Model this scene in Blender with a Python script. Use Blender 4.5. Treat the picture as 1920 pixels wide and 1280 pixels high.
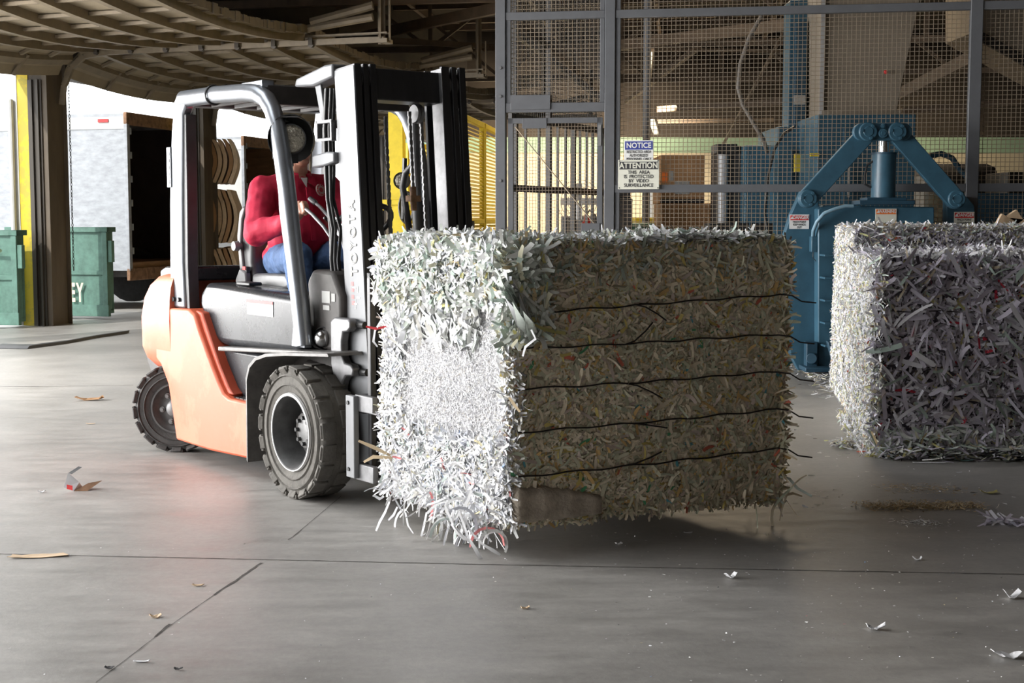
import bpy, bmesh, math, random
import numpy as np
from mathutils import Vector, Matrix
PI = math.pi
for o in list(bpy.data.objects): bpy.data.objects.remove(o)
COL = bpy.context.scene.collection
scene = bpy.context.scene
# ------------------------------------------------------------------ camera
FPX, PITCH, CAMH = 2600.0, 0.088, 1.40
cd = bpy.data.cameras.new('camera'); cam = bpy.data.objects.new('camera', cd); COL.objects.link(cam)
cam.location = (0, 0, CAMH); cam.rotation_euler = (PI/2 - PITCH, 0, 0)
cd.sensor_width = 36; cd.lens = FPX/1920*36; cd.clip_end = 300
cd.dof.use_dof = False
scene.camera = cam
# ------------------------------------------------------------------ world / light
vs = scene.view_settings
vs.view_transform = 'Standard'; vs.look = 'None'; vs.gamma = 1; vs.use_curve_mapping = False
vs.exposure = 0.0
SKY = 4.0
w = bpy.data.worlds.new('world'); scene.world = w; w.use_nodes = True
bg = w.node_tree.nodes['Background']; bg.inputs[0].default_value = (0.93, 0.97, 1.0, 1); bg.inputs[1].default_value = SKY
def area(name, loc, target, sx, sy, power, color=(1, 1, 1), portal=False, spread=PI):
    l = bpy.data.lights.new(name, 'AREA'); l.shape = 'RECTANGLE'; l.size = sx; l.size_y = sy
    l.energy = power; l.color = color; l.spread = spread
    if portal: l.cycles.is_portal = True
    o = bpy.data.objects.new(name, l); COL.objects.link(o); o.location = loc
    o.rotation_euler = (Vector(target) - Vector(loc)).to_track_quat('-Z', 'Y').to_euler()
    return o
# dock wall frame: t runs along the wall (away from the camera), n into the building
B1 = Vector((-6.10, 18.20, 0)); DW = Vector((0.253, 0.9675, 0)); NW = Vector((0.9675, -0.253, 0))
BAY, PIER = 4.34, 0.50
OPEN_H = 3.30
def Wp(t, n, z=0.0): return B1 + DW*t + NW*n + Vector((0, 0, z))
BAYS = list(range(-6, 4))                       # openings lie between PIER end of bay i and the next pier
DAY = 1.0; ROOF_Z = 6.3
for i in BAYS:
    c = Wp(i*BAY + PIER + (BAY-PIER)/2, -0.42, OPEN_H/2)
    area('daylight_portal', c, c + NW, BAY-PIER, OPEN_H, 1, portal=True)
# daylight falling in through the drive-in bays beside the truck (left of the view)
for i, pw in ((-6, 50), (-5, 200), (-4, 520), (-3, 860), (-2, 680)):
    c = Wp(i*BAY + PIER + (BAY-PIER)/2, -0.25, OPEN_H/2+.2)
    area('daylight_bay', c, c + NW*4 + Vector((0, 0, -.6)), BAY-PIER-.2, OPEN_H-.5, pw*DAY, (1, .98, .96))

area('added_toplight', (-5.0, 6.5, ROOF_Z-.05), (-5.0, 6.5, 0), 3.0, 7.0, 230, (.95, .98, 1))  # added overhead light, out of view, to brighten the left floor and tops
sl = bpy.data.lights.new('sun', 'SUN'); sl.energy = 3.5; sl.angle = .01; sl.color = (1, .96, .9)
so = bpy.data.objects.new('sun', sl); COL.objects.link(so)
so.rotation_euler = (DW*.85 + NW*.42 + Vector((0, 0, -.72))).to_track_quat('-Z', 'Y').to_euler()
# ------------------------------------------------------------------ helpers
def ray(u, v):
    a = (u-960)/FPX; b = (640-v)/FPX; c, s = math.cos(PITCH), math.sin(PITCH)
    return Vector((a, c + b*s, -s + b*c))
def at(u, v, Y):
    d = ray(u, v); return d*(Y/d.y) + Vector((0, 0, CAMH))
def gp(u, v, z=0.0):
    d = ray(u, v); return d*((z-CAMH)/d.z) + Vector((0, 0, CAMH))
def nodes_of(m): return m.node_tree.nodes, m.node_tree.links
def mat(name, col, rough=.5, metal=0.0, var=0.0, scale=8.0, bump=0.0, bscale=60.0, col2=None, coat=0.0, stretch=None, rvar=0.0):
    m = bpy.data.materials.new(name); m.use_nodes = True
    N, L = nodes_of(m); b = N['Principled BSDF']
    b.inputs['Roughness'].default_value = rough; b.inputs['Metallic'].default_value = metal
    b.inputs['Base Color'].default_value = (*col, 1)
    if coat: b.inputs['Coat Weight'].default_value = coat; b.inputs['Coat Roughness'].default_value = .15
    tc = N.new('ShaderNodeTexCoord'); src = tc.outputs['Object']
    if stretch:
        mp = N.new('ShaderNodeMapping'); mp.inputs['Scale'].default_value = stretch
        L.new(src, mp.inputs[0]); src = mp.outputs[0]
    if var > 0 or col2:
        n = N.new('ShaderNodeTexNoise'); n.inputs['Scale'].default_value = scale; n.inputs['Detail'].default_value = 6
        n.inputs['Roughness'].default_value = .65
        L.new(src, n.inputs['Vector'])
        r = N.new('ShaderNodeValToRGB'); L.new(n.outputs[0], r.inputs[0]); L.new(r.outputs[0], b.inputs['Base Color'])
        if col2:
            r.color_ramp.elements[0].position = .5-max(var, .02)/2-.02; r.color_ramp.elements[1].position = .5+max(var, .02)/2+.02
            r.color_ramp.elements[0].color = (*col, 1); r.color_ramp.elements[1].color = (*col2, 1)
        else:
            r.color_ramp.elements[0].position = .3; r.color_ramp.elements[1].position = .7
            r.color_ramp.elements[0].color = (*[c*(1-var) for c in col], 1)
            r.color_ramp.elements[1].color = (*[min(1, c*(1+var)) for c in col], 1)
        if rvar:
            mr = N.new('ShaderNodeMapRange'); mr.inputs[3].default_value = rough-rvar; mr.inputs[4].default_value = rough+rvar
            L.new(n.outputs[0], mr.inputs[0]); L.new(mr.outputs[0], b.inputs['Roughness'])
    if bump:
        n2 = N.new('ShaderNodeTexNoise'); n2.inputs['Scale'].default_value = bscale; n2.inputs['Detail'].default_value = 4
        L.new(src, n2.inputs['Vector'])
        bp = N.new('ShaderNodeBump'); bp.inputs['Strength'].default_value = bump; bp.inputs['Distance'].default_value = .01
        L.new(n2.outputs[0], bp.inputs['Height']); L.new(bp.outputs[0], b.inputs['Normal'])
    return m
class MB:
    """collects shapes into one mesh"""
    def __init__(s, M=None): s.v = []; s.f = []; s.M = M
    def add(s, vs_, fs):
        k = len(s.v)
        s.v += [tuple(p) for p in vs_]; s.f += [tuple(k+i for i in f) for f in fs]; return s
    def box(s, c, d, R=None):
        c = Vector(c); hx, hy, hz = d[0]/2, d[1]/2, d[2]/2
        P = [Vector((x, y, z)) for x in (-hx, hx) for y in (-hy, hy) for z in (-hz, hz)]
        if R is not None: P = [R @ p for p in P]
        return s.add([c+p for p in P], [(0, 1, 3, 2), (4, 6, 7, 5), (0, 4, 5, 1), (2, 3, 7, 6), (0, 2, 6, 4), (1, 5, 7, 3)])
    def bb(s, a, b):
        a = Vector(a); b = Vector(b); return s.box((a+b)/2, [abs(b[i]-a[i]) for i in range(3)])
    def bar(s, a, b, w, h, up=(0, 0, 1)):
        a = Vector(a); b = Vector(b); d = (b-a).normalized(); u = Vector(up)
        if abs(d.dot(u)) > .98: u = Vector((1, 0, 0))
        x = d.cross(u).normalized(); y = x.cross(d)
        P = [a + x*i*w/2 + y*j*h/2 for i, j in ((-1, -1), (1, -1), (1, 1), (-1, 1))]
        Q = [p + (b-a) for p in P]
        return s.add(P+Q, [(0, 3, 2, 1), (4, 5, 6, 7), (0, 1, 5, 4), (1, 2, 6, 5), (2, 3, 7, 6), (3, 0, 4, 7)])
    def tube(s, pts, r, n=10, closed=False, cap=True, flat=1.0, up=None):
        pts = [Vector(p) for p in pts]; rr = r if isinstance(r, (list, tuple)) else [r]*len(pts)
        V = []; prev = None; m = len(pts)
        for i, p in enumerate(pts):
            if closed: d = pts[(i+1) % m]-pts[i-1]
            else: d = pts[min(i+1, m-1)]-pts[max(i-1, 0)]
            d.normalize()
            if prev is None:
                u = Vector(up) if up else (Vector((0, 0, 1)) if abs(d.z) < .9 else Vector((1, 0, 0)))
            else: u = prev
            x = d.cross(u)
            if x.length < 1e-5: x = d.cross(Vector((0, 1, 0)))
            x.normalize(); y = x.cross(d).normalized(); prev = y
            for k in range(n):
                a = 2*PI*k/n; V.append(p + x*math.cos(a)*rr[i]*flat + y*math.sin(a)*rr[i])
        F = []
        for i in range(m if closed else m-1):
            for k in range(n):
                a = i*n+k; b = i*n+(k+1) % n; j = ((i+1) % m)*n
                F.append((a, b, j+(k+1) % n, j+k))
        if cap and not closed: F += [tuple(range(n))[::-1], tuple((m-1)*n+k for k in range(n))]
        return s.add(V, F)
    def cyl(s, a, b, r, n=20, r2=None): return s.tube([a, b], [r, r if r2 is None else r2], n)
    def lathe(s, c, axis, prof, n=32):
        """prof: (offset along axis, radius)"""
        c = Vector(c); ax = Vector(axis).normalized(); u = ax.orthogonal().normalized(); w_ = ax.cross(u)
        V = []; m = len(prof)
        for o, r in prof:
            for k in range(n):
                a = 2*PI*k/n; V.append(c + ax*o + (u*math.cos(a)+w_*math.sin(a))*r)
        F = [(i*n+k, i*n+(k+1) % n, (i+1)*n+(k+1) % n, (i+1)*n+k) for i in range(m-1) for k in range(n)]
        return s.add(V, F)
    def prism(s, poly, h, O=(0, 0, 0), X=(1, 0, 0), Y=(0, 1, 0), Z=None):
        O = Vector(O); X = Vector(X); Y = Vector(Y); Z = X.cross(Y).normalized() if Z is None else Vector(Z)
        P = [O + X*a + Y*b for a, b in poly]; Q = [p + Z*h for p in P]; n = len(P)
        return s.add(P+Q, [tuple(range(n))[::-1], tuple(range(n, 2*n))] + [(i, (i+1) % n, n+(i+1) % n, n+i) for i in range(n)])
    def loft(s, rings, cap=True):
        n = len(rings[0]); V = [p for r in rings for p in r]
        F = [(i*n+k, i*n+(k+1) % n, (i+1)*n+(k+1) % n, (i+1)*n+k) for i in range(len(rings)-1) for k in range(n)]
        if cap: F += [tuple(range(n))[::-1], tuple((len(rings)-1)*n+k for k in range(n))]
        return s.add(V, F)
    def sphere(s, c, r, n=16, m=10, sc=(1, 1, 1)):
        c = Vector(c); V = []
        for i in range(m+1):
            th = PI*i/m
            for k in range(n):
                a = 2*PI*k/n; V.append(c + Vector((math.sin(th)*math.cos(a)*r*sc[0], math.sin(th)*math.sin(a)*r*sc[1], math.cos(th)*r*sc[2])))
        return s.add(V, [(i*n+k, i*n+(k+1) % n, (i+1)*n+(k+1) % n, (i+1)*n+k) for i in range(m) for k in range(n)])
    def build(s, name, m, parent=None, bevel=0.0, smooth=None, seg=2, subsurf=0):
        V = s.v if s.M is None else [tuple(s.M @ Vector(p)) for p in s.v]
        me = bpy.data.meshes.new(name); me.from_pydata(V, [], s.f); me.update()
        bm = bmesh.new(); bm.from_mesh(me); bmesh.ops.remove_doubles(bm, verts=bm.verts, dist=1e-5)
        bmesh.ops.recalc_face_normals(bm, faces=bm.faces); bm.to_mesh(me); bm.free()
        o = bpy.data.objects.new(name, me); COL.objects.link(o); o.parent = parent
        if m: me.materials.append(m)
        if bevel:
            b = o.modifiers.new('bevel', 'BEVEL'); b.width = bevel; b.segments = seg; b.limit_method = 'ANGLE'; b.angle_limit = math.radians(35)
        if subsurf:
            b = o.modifiers.new('sub', 'SUBSURF'); b.levels = subsurf; b.render_levels = subsurf
        if smooth is not None or bevel:
            me.polygons.foreach_set('use_smooth', [True]*len(me.polygons))
            try: me.set_sharp_from_angle(angle=math.radians(smooth or 40))
            except Exception: pass
        return o
def tag(o, label=None, cat=None, group=None, kind=None):
    if label: o['label'] = label
    if cat: o['category'] = cat
    if group: o['group'] = group
    if kind: o['kind'] = kind
    return o
def thing(name, label, cat, loc=(0, 0, 0), rz=0, group=None):
    o = bpy.data.objects.new(name, None); COL.objects.link(o); o.location = loc; o.rotation_euler = (0, 0, rz)
    o.empty_display_size = .1
    return tag(o, label, cat, group)
def struct(o): o['kind'] = 'structure'; return o
def root_struct(name, loc=(0, 0, 0), rz=0):
    o = bpy.data.objects.new(name, None); COL.objects.link(o); o.location = loc; o.rotation_euler = (0, 0, rz)
    return struct(o)
def text(name, s, size, O, X, Y, m, parent=None, outline=0.0, off=0.0, align='CENTER', sx=1.0, thick=.001):
    """writing laid in the plane O + X*a + Y*b, thin"""
    cu = bpy.data.curves.new('t', 'FONT'); cu.body = s; cu.size = size; cu.align_x = align; cu.align_y = 'CENTER'
    if outline: cu.fill_mode = 'NONE'; cu.bevel_depth = outline; cu.bevel_resolution = 0
    else: cu.extrude = thick/2; cu.offset = off
    cu.resolution_u = 3
    to = bpy.data.objects.new('t', cu); COL.objects.link(to)
    dg = bpy.context.evaluated_depsgraph_get(); dg.update()
    me = bpy.data.meshes.new_from_object(to.evaluated_get(dg)); bpy.data.objects.remove(to)
    O = Vector(O); X = Vector(X).normalized(); Y = Vector(Y).normalized(); Z = X.cross(Y)
    for v in me.vertices:
        a, b, c = v.co; v.co = O + X*a*sx + Y*b + Z*c
    me.name = name; me.materials.clear(); me.materials.append(m)
    o = bpy.data.objects.new(name, me); COL.objects.link(o); o.parent = parent
    return o
# ------------------------------------------------------------------ materials
M = {}
M['concrete_out'] = mat('concrete_out', (.42, .41, .39), .9, var=.15, scale=2)
M['wall_white'] = mat('wall_white', (.62, .62, .6), .8, var=.08, scale=3)
M['brown_steel'] = mat('brown_steel', (.125, .098, .07), .6, var=.25, scale=5, stretch=(1, 1, .25))
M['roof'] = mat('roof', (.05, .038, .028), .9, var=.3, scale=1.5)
M['truss'] = mat('truss', (.2, .145, .1), .6, var=.25, scale=4)
M['door_panel'] = mat('door_panel', (.25, .205, .14), .65, var=.15, scale=3)
M['door_rib'] = mat('door_rib', (.17, .135, .09), .55, var=.2, scale=6)
M['yellow'] = mat('yellow', (.72, .55, .03), .5, var=.12, scale=8)
M['yellow_worn'] = mat('yellow_worn', (.7, .52, .03), .6, var=.05, scale=6, col2=(.5, .4, .05))
M['dark_track'] = mat('dark_track', (.07, .06, .05), .5, .3)
M['silver'] = mat('silver', (.34, .355, .38), .6, .0, var=.22, scale=5, stretch=(1, 1, 2.5))
M['rust'] = mat('rust', (.25, .14, .08), .8, var=.5, scale=12)
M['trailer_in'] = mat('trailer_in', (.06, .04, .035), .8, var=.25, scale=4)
M['plywood'] = mat('plywood', (.33, .19, .1), .7, var=.3, scale=3, stretch=(1, 1, 5))
M['green'] = mat('green', (.09, .19, .15), .6, var=.3, scale=6)
M['cream'] = mat('cream', (.55, .47, .33), .8, var=.06, scale=2)
M['cream_paint'] = mat('cream_paint', (.75, .68, .5), .8)
M['palegreen'] = mat('palegreen', (.3, .42, .29), .8, var=.08, scale=2)
M['cardboard'] = mat('cardboard', (.37, .21, .1), .8, var=.1, scale=4)
M['cardboard_pale'] = mat('cardboard_pale', (.62, .46, .3), .8, var=.2, scale=10)
M['fence'] = mat('fence', (.12, .125, .135), .5, .2, var=.1, scale=6)
M['wire'] = mat('wire', (.34, .28, .21), .45, .5)
M['black'] = mat('black', (.02, .02, .02), .5)
M['blackbar'] = mat('blackbar', (.025, .022, .02), .5)
M['dark_grey'] = mat('dark_grey', (.05, .05, .052), .5, var=.2, scale=9)
M['blue'] = mat('blue', (.036, .105, .158), .48, var=.18, scale=7, rvar=.1, coat=.15)
M['blue_dark'] = mat('blue_dark', (.02, .062, .1), .5, var=.2, scale=5)
M['chrome'] = mat('chrome', (.6, .6, .6), .2, 1)
M['beige'] = mat('beige', (.3, .255, .2), .6, var=.06, scale=3)
M['orange'] = mat('orange', (.62, .12, .05), .5, var=.05, scale=3, col2=(.62, .16, .08), rvar=.1)
M['orange_dk'] = mat('orange_dk', (.45, .07, .03), .5, var=.15, scale=6)
M['silver_paint'] = mat('silver_paint', (.3, .32, .35), .32, .75, var=.1, scale=12)
M['mast'] = mat('mast', (.19, .195, .205), .5, .1, var=.1, scale=9, stretch=(1, 1, .4))
M['mast_dark'] = mat('mast_dark', (.045, .045, .048), .38, .4, var=.25, scale=14, stretch=(1, 1, .2))
M['steel'] = mat('steel', (.17, .17, .175), .45, .5, var=.25, scale=20)
M['hood'] = mat('hood', (.028, .03, .034), .27, var=.15, scale=6, rvar=.05)
M['hood'].node_tree.nodes['Principled BSDF'].inputs['Specular IOR Level'].default_value = .32
M['plate'] = mat('plate', (.13, .125, .12), .5, .3, var=.3, scale=14)
M['frame_dark'] = mat('frame_dark', (.05, .045, .042), .6, var=.4, scale=8)
M['rubber'] = mat('rubber', (.055, .052, .05), .75, var=.25, scale=14, bump=.3, bscale=80)
M['rubber_dust'] = mat('rubber_dust', (.12, .112, .1), .85, var=.3, scale=12, bump=.4, bscale=60)
M['rim'] = mat('rim', (.1, .1, .1), .4, .3, var=.3, scale=14)
M['rim_lip'] = mat('rim_lip', (.6, .6, .6), .4, .4)
M['hub'] = mat('hub', (.22, .22, .22), .5, .3, var=.2, scale=30)
M['seat'] = mat('seat', (.06, .06, .062), .45, var=.15, scale=20)
M['seat_light'] = mat('seat_light', (.12, .12, .122), .4, var=.1, scale=20)
M['hose'] = mat('hose', (.03, .03, .03), .4)
M['white'] = mat('white', (.8, .8, .78), .6)
M['label_grey'] = mat('label_grey', (.35, .35, .34), .6)
M['red'] = mat('red', (.6, .03, .03), .5)
M['ink'] = mat('ink', (.04, .04, .045), .6)
M['notice_blue'] = mat('notice_blue', (.04, .06, .3), .5)
M['sign_cream'] = mat('sign_cream', (.72, .72, .62), .6)
M['label_orange'] = mat('label_orange', (.85, .2, .03), .6)
M['glass_lamp'] = mat('glass_lamp', (.45, .42, .35), .12, .6, var=.5, scale=60, bump=.6, bscale=90)
M['shirt'] = mat('shirt', (.5, .008, .045), .75, var=.12, scale=14, bump=.25, bscale=30)
M['jeans'] = mat('jeans', (.07, .13, .27), .85, var=.3, scale=10, bump=.3, bscale=60)
M['skin'] = mat('skin', (.5, .25, .17), .5, var=.06, scale=20)
M['hair'] = mat('hair', (.05, .03, .02), .7)
M['boot'] = mat('boot', (.06, .045, .035), .6)
M['plastic_clear'] = mat('plastic_clear', (.4, .42, .45), .3, var=.15, scale=5)
M['iron_wire'] = mat('iron_wire', (.025, .02, .018), .5, .3)
# ================================================================== setting
def floor_material():
    m = bpy.data.materials.new('floor_concrete'); m.use_nodes = True; N, L = nodes_of(m); b = N['Principled BSDF']
    tc = N.new('ShaderNodeTexCoord')
    def noise(scale, detail=6, st=None, rough=.6):
        n = N.new('ShaderNodeTexNoise'); n.inputs['Scale'].default_value = scale; n.inputs['Detail'].default_value = detail
        n.inputs['Roughness'].default_value = rough
        if st:
            mp = N.new('ShaderNodeMapping'); mp.inputs['Scale'].default_value = st; mp.inputs['Rotation'].default_value = (0, 0, -.12)
            L.new(tc.outputs['Object'], mp.inputs[0]); L.new(mp.outputs[0], n.inputs['Vector'])
        else: L.new(tc.outputs['Object'], n.inputs['Vector'])
        return n.outputs[0]
    a = noise(.55, 8); c = noise(3.0, 8, (1, 3.5, 1)); d = noise(30, 5, (1, 1, 1), .7)
    r = N.new('ShaderNodeValToRGB'); e = r.color_ramp.elements
    e[0].position = .36; e[0].color = (.26, .25, .235, 1); e[1].position = .62; e[1].color = (.39, .375, .355, 1)
    L.new(a, r.inputs[0])
    def mul(col, fac, lo, hi, p0=.3, p1=.7):
        rr = N.new('ShaderNodeValToRGB'); rr.color_ramp.elements[0].position = p0; rr.color_ramp.elements[1].position = p1
        rr.color_ramp.elements[0].color = (lo, lo, lo, 1); rr.color_ramp.elements[1].color = (hi, hi, hi, 1); L.new(fac, rr.inputs[0])
        x = N.new('ShaderNodeMix'); x.data_type = 'RGBA'; x.blend_type = 'MULTIPLY'; x.inputs[0].default_value = 1
        L.new(col, x.inputs[6]); L.new(rr.outputs[0], x.inputs[7]); return x.outputs[2]
    col = mul(r.outputs[0], c, .78, 1.1); col = mul(col, d, .88, 1.06)
    L.new(col, b.inputs['Base Color'])
    mr = N.new('ShaderNodeMapRange'); mr.inputs[1].default_value = .3; mr.inputs[2].default_value = .7
    mr.inputs[3].default_value = .36; mr.inputs[4].default_value = .55; L.new(c, mr.inputs[0]); L.new(mr.outputs[0], b.inputs['Roughness'])
    bp = N.new('ShaderNodeBump'); bp.inputs['Strength'].default_value = .12; bp.inputs['Distance'].default_value = .01
    L.new(d, bp.inputs['Height']); L.new(bp.outputs[0], b.inputs['Normal'])
    b.inputs['Specular IOR Level'].default_value = .5
    return m
T0, T1 = BAYS[0]*BAY, (BAYS[-1]+1)*BAY+PIER
XR = 17.0; YB = -9.5
ROOF = 6.3
mb = MB(); a_ = Wp(T0-1, 0); b_ = Wp(T1+8, 0)
mb.prism([(a_.x-.3, a_.y), (XR, YB), (XR, 38.5), (b_.x-.3, b_.y)], -.2)
floor = struct(mb.build('floor', floor_material()))
# joints and cracks in the slab
def crack(pts, wdt, name, seed):
    rnd = random.Random(seed); P = []
    pts = [Vector(p) for p in pts]
    for a, b in zip(pts[:-1], pts[1:]):
        n = max(2, int((b-a).length/.04))
        for i in range(n): P.append(a.lerp(b, i/n))
    P.append(pts[-1]); V = []; F = []
    for i, p in enumerate(P):
        d = (P[min(i+1, len(P)-1)]-P[max(i-1, 0)]).normalized(); x = Vector((-d.y, d.x, 0))
        ww = wdt*(.55+rnd.random()*.7); o = x*rnd.uniform(-.25, .25)*wdt
        V += [p+o+x*ww/2+Vector((0, 0, .0012)), p+o-x*ww/2+Vector((0, 0, .0012))]
    for i in range(len(P)-1): F.append((2*i, 2*i+1, 2*i+3, 2*i+2))
    return MB().add(V, F).build(name, M['crack'], floor)
M['crack'] = mat('crack', (.06, .052, .045), .95, var=.4, scale=40)
crack([gp(-60, 1037), gp(450, 1048), gp(900, 1058), gp(1500, 1069), gp(1990, 1078)], .008, 'expansion_joint', 1)
crack([gp(490, 1055), gp(450, 1083), gp(400, 1116)], .011, 'crack', 2)
crack([gp(566, 992), gp(556, 1001), gp(540, 1012)], .006, 'crack', 3)
crack([gp(640, 930), gp(566, 992)], .003, 'crack', 4)
crack([gp(400, 1116), gp(320, 1172), gp(180, 1279)], .003, 'crack', 5)
crack([gp(318, 1170), gp(304, 1181), gp(290, 1194)], .009, 'crack', 6)
crack([gp(-40, 725), gp(120, 724), gp(250, 722)], .012, 'expansion_joint', 7)
# outside ground
mb = MB(); p = [Wp(T0-12, -.3), Wp(T0-12, -45), Wp(T1+40, -45), Wp(T1+40, -.3)]
mb.prism([(q.x, q.y) for q in p], -.2, O=(0, 0, -.01)); struct(mb.build('ground_outside', M['concrete_out']))
# walls
def wall_box(mb, t0, t1, n0, n1, z0, z1):
    P = [Wp(t0, n0, z0), Wp(t1, n0, z0), Wp(t1, n1, z0), Wp(t0, n1, z0)]; Q = [q+Vector((0, 0, z1-z0)) for q in P]
    mb.add(P+Q, [(0, 3, 2, 1), (4, 5, 6, 7), (0, 1, 5, 4), (1, 2, 6, 5), (2, 3, 7, 6), (3, 0, 4, 7)]); return mb
wl = MB()
wall_box(wl, T0-3, T1+8, -.4, 0, OPEN_H, ROOF+.3)
for i in BAYS + [BAYS[-1]+1]: wall_box(wl, i*BAY, i*BAY+PIER, -.4, 0, 0, OPEN_H)
wall_box(wl, T0-3, T0, -.3, 0, 0, OPEN_H); wall_box(wl, T1, T1+8, -.3, 0, 0, OPEN_H)
M['wall_in'] = mat('wall_in', (.1, .085, .07), .8, var=.15, scale=2)
wall_left = struct(wl.build('wall_left', M['wall_in']))
mb = MB(); mb.bb((XR, YB, 0), (XR+.2, 38.5, ROOF+.3)); struct(mb.build('wall_right', M['wall_in']))
mb = MB(); mb.bb((a_.x-1, YB-.2, 0), (XR+.2, YB, ROOF+.3)); struct(mb.build('wall_front', M['wall_in']))
wb = root_struct('wall_back')
yb = 37.0
def backbit(name, m, z0, z1, off=0.0):
    return MB().bb((-4, yb-off, z0), (XR, yb+.2, z1)).build(name, m, wb)
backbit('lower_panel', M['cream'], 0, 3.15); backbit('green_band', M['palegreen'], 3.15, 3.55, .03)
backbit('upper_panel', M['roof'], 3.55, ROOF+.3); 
# pier dressing: yellow jamb, door track, steel column, white conduit
for i in range(-1, 4):
    t = i*BAY
    tr = root_struct('trim_%d' % (i+2))
    wall_box(MB(), t-.012, t+.10, -.36, -.2, 0, 3.28).build('yellow_jamb', M['yellow_worn'], tr)
    wall_box(MB(), t-.02, t+.05, -.46, -.36, 0, 3.28).build('white_jamb', M['wall_white'], tr)
    mb = MB(); wall_box(mb, t-.02, t+.0, -.2, -.15, 0, 3.2); wall_box(mb, t-.05, t, -.15, -.12, 0, 3.2); wall_box(mb, t-.02, t, -.12, -.06, 0, 3.2); wall_box(mb, t-.05, t, -.06, -.03, 0, 3.2); wall_box(mb, t-.02, t, -.03, .0, 0, 3.2)
    mb.build('door_guide', M['dark_track'], tr)
    mb = MB(); wall_box(mb, t+.0, t+.02, .0, .07, 0, 3.6); wall_box(mb, t+.44, t+.46, 0, .07, 0, 3.6); wall_box(mb, t+.02, t+.44, .0, .02, 0, 3.6)
    mb.build('steel_column', M['brown_steel'], tr)
pc = [Wp(-.06, -.43, .02), Wp(-.06, -.43, .55), Wp(-.06, -.43, 2.95)]
MB().tube(pc, .035, 10).build('conduit', M['wall_white'], bpy.data.objects['trim_2'])

# roof and trusses
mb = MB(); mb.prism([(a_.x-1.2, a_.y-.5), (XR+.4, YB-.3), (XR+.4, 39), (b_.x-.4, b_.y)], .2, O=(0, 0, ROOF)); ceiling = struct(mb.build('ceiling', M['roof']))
glow_m = mat('added_glow_sheet', (.8, .85, .9), .4); glow_m.node_tree.nodes['Principled BSDF'].inputs['Emission Color'].default_value = (.9, .95, 1, 1); glow_m.node_tree.nodes['Principled BSDF'].inputs['Emission Strength'].default_value = 1.2
MB().bb((-6.5, 3.0, ROOF-.03), (-3.5, 10.0, ROOF-.005)).build('added_glow_sheet', glow_m, ceiling)  # unseen glowing sheet, added to go with the overhead light
mb = MB()
for y_ in (3.0, 4.75, 6.5, 8.25, 10.0): mb.bb((-6.55, y_-.03, ROOF-.08), (-3.45, y_+.03, ROOF-.02))
mb.build('glow_sheet_bar', M['truss'], ceiling)  # bars of the added glowing sheet, out of view
EX = Vector((.985, -.17, 0)).normalized(); EY = Vector((.17, .985, 0)).normalized()
def tp(a, y0, z): return Vector((0, y0, 0)) + EX*a + Vector((0, 0, z))
for yi, y0 in enumerate((10.5, 15.5, 20.6, 26.5, 32.3)):
    zb, zt = 4.62, 5.95; mb = MB()
    # left ends stop at the dock wall
    aL = -(y0*.262+6.1+4.75-9.4) - 0.0
    aL = max(aL, -9.6); aL = {0: -7.6, 1: -6.3, 2: -5.0, 3: -3.4, 4: -1.9}[yi]
    aR = 14.8
    for z in (zb, zt):
        mb.bar(tp(aL, y0-.06, z), tp(aR, y0-.06, z), .012, .11); mb.bar(tp(aL, y0, z-.05), tp(aR, y0, z-.05), .12, .014)
        mb.bar(tp(aL, y0+.06, z), tp(aR, y0+.06, z), .012, .11)
    n = 10; st = (aR-aL)/n
    for k in range(n):
        a0 = aL+k*st; mb.bar(tp(a0, y0, zb), tp(a0, y0, zt), .07, .07)
        a, b = (a0, a0+st) if k % 2 else (a0+st, a0)
        mb.bar(tp(a, y0, zb), tp(b, y0, zt), .07, .07)
    mb.build('roof_truss', M['truss'], ceiling)
for a in (-4.5, -1.8, .9, 3.6, 6.3, 9.0, 12.0):
    mb = MB(); mb.bar(Vector((a-1.0, 4, 6.15)), Vector((a+3.0, 37, 6.15)), .09, .2); mb.build('purlin', M['truss'], ceiling)
for i, y0 in enumerate((23.6, 25.0, 29.5, 31, 34.5)):
    MB().bar(tp(-4+i*.4, y0, 6.12), tp(9.5, y0, 6.12), .08, .18).build('purlin', M['truss'], ceiling)
# bracing beams seen beside and through the cage
for (u0, v0, Y0, u1, v1, Y1, ww, hh) in ((655, 74, 24.2, 945, 13, 20.8, .1, .16), (640, 70, 24, 960, 90, 27, .07, .1), (1150, 86, 24, 1480, 46, 21, .1, .17),
        (1150, 92, 25.5, 1500, 96, 26, .12, .05), (1235, 205, 34, 1480, 190, 31, .12, .14), (1175, 190, 33, 1310, 88, 27, .09, .1), (1340, 300, 34, 1470, 60, 24, .05, .05), (1690, 178, 27, 1835, 104, 24, .22, .22),
        (1690, 208, 31, 1925, 190, 31, .12, .14), (1230, 228, 35, 1450, 225, 35, .1, .1), (1160, 150, 30, 1500, 148, 30, .1, .12)):
    MB().bar(at(u0, v0, Y0), at(u1, v1, Y1), ww, hh).build('brace', M['truss'], ceiling)

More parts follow.
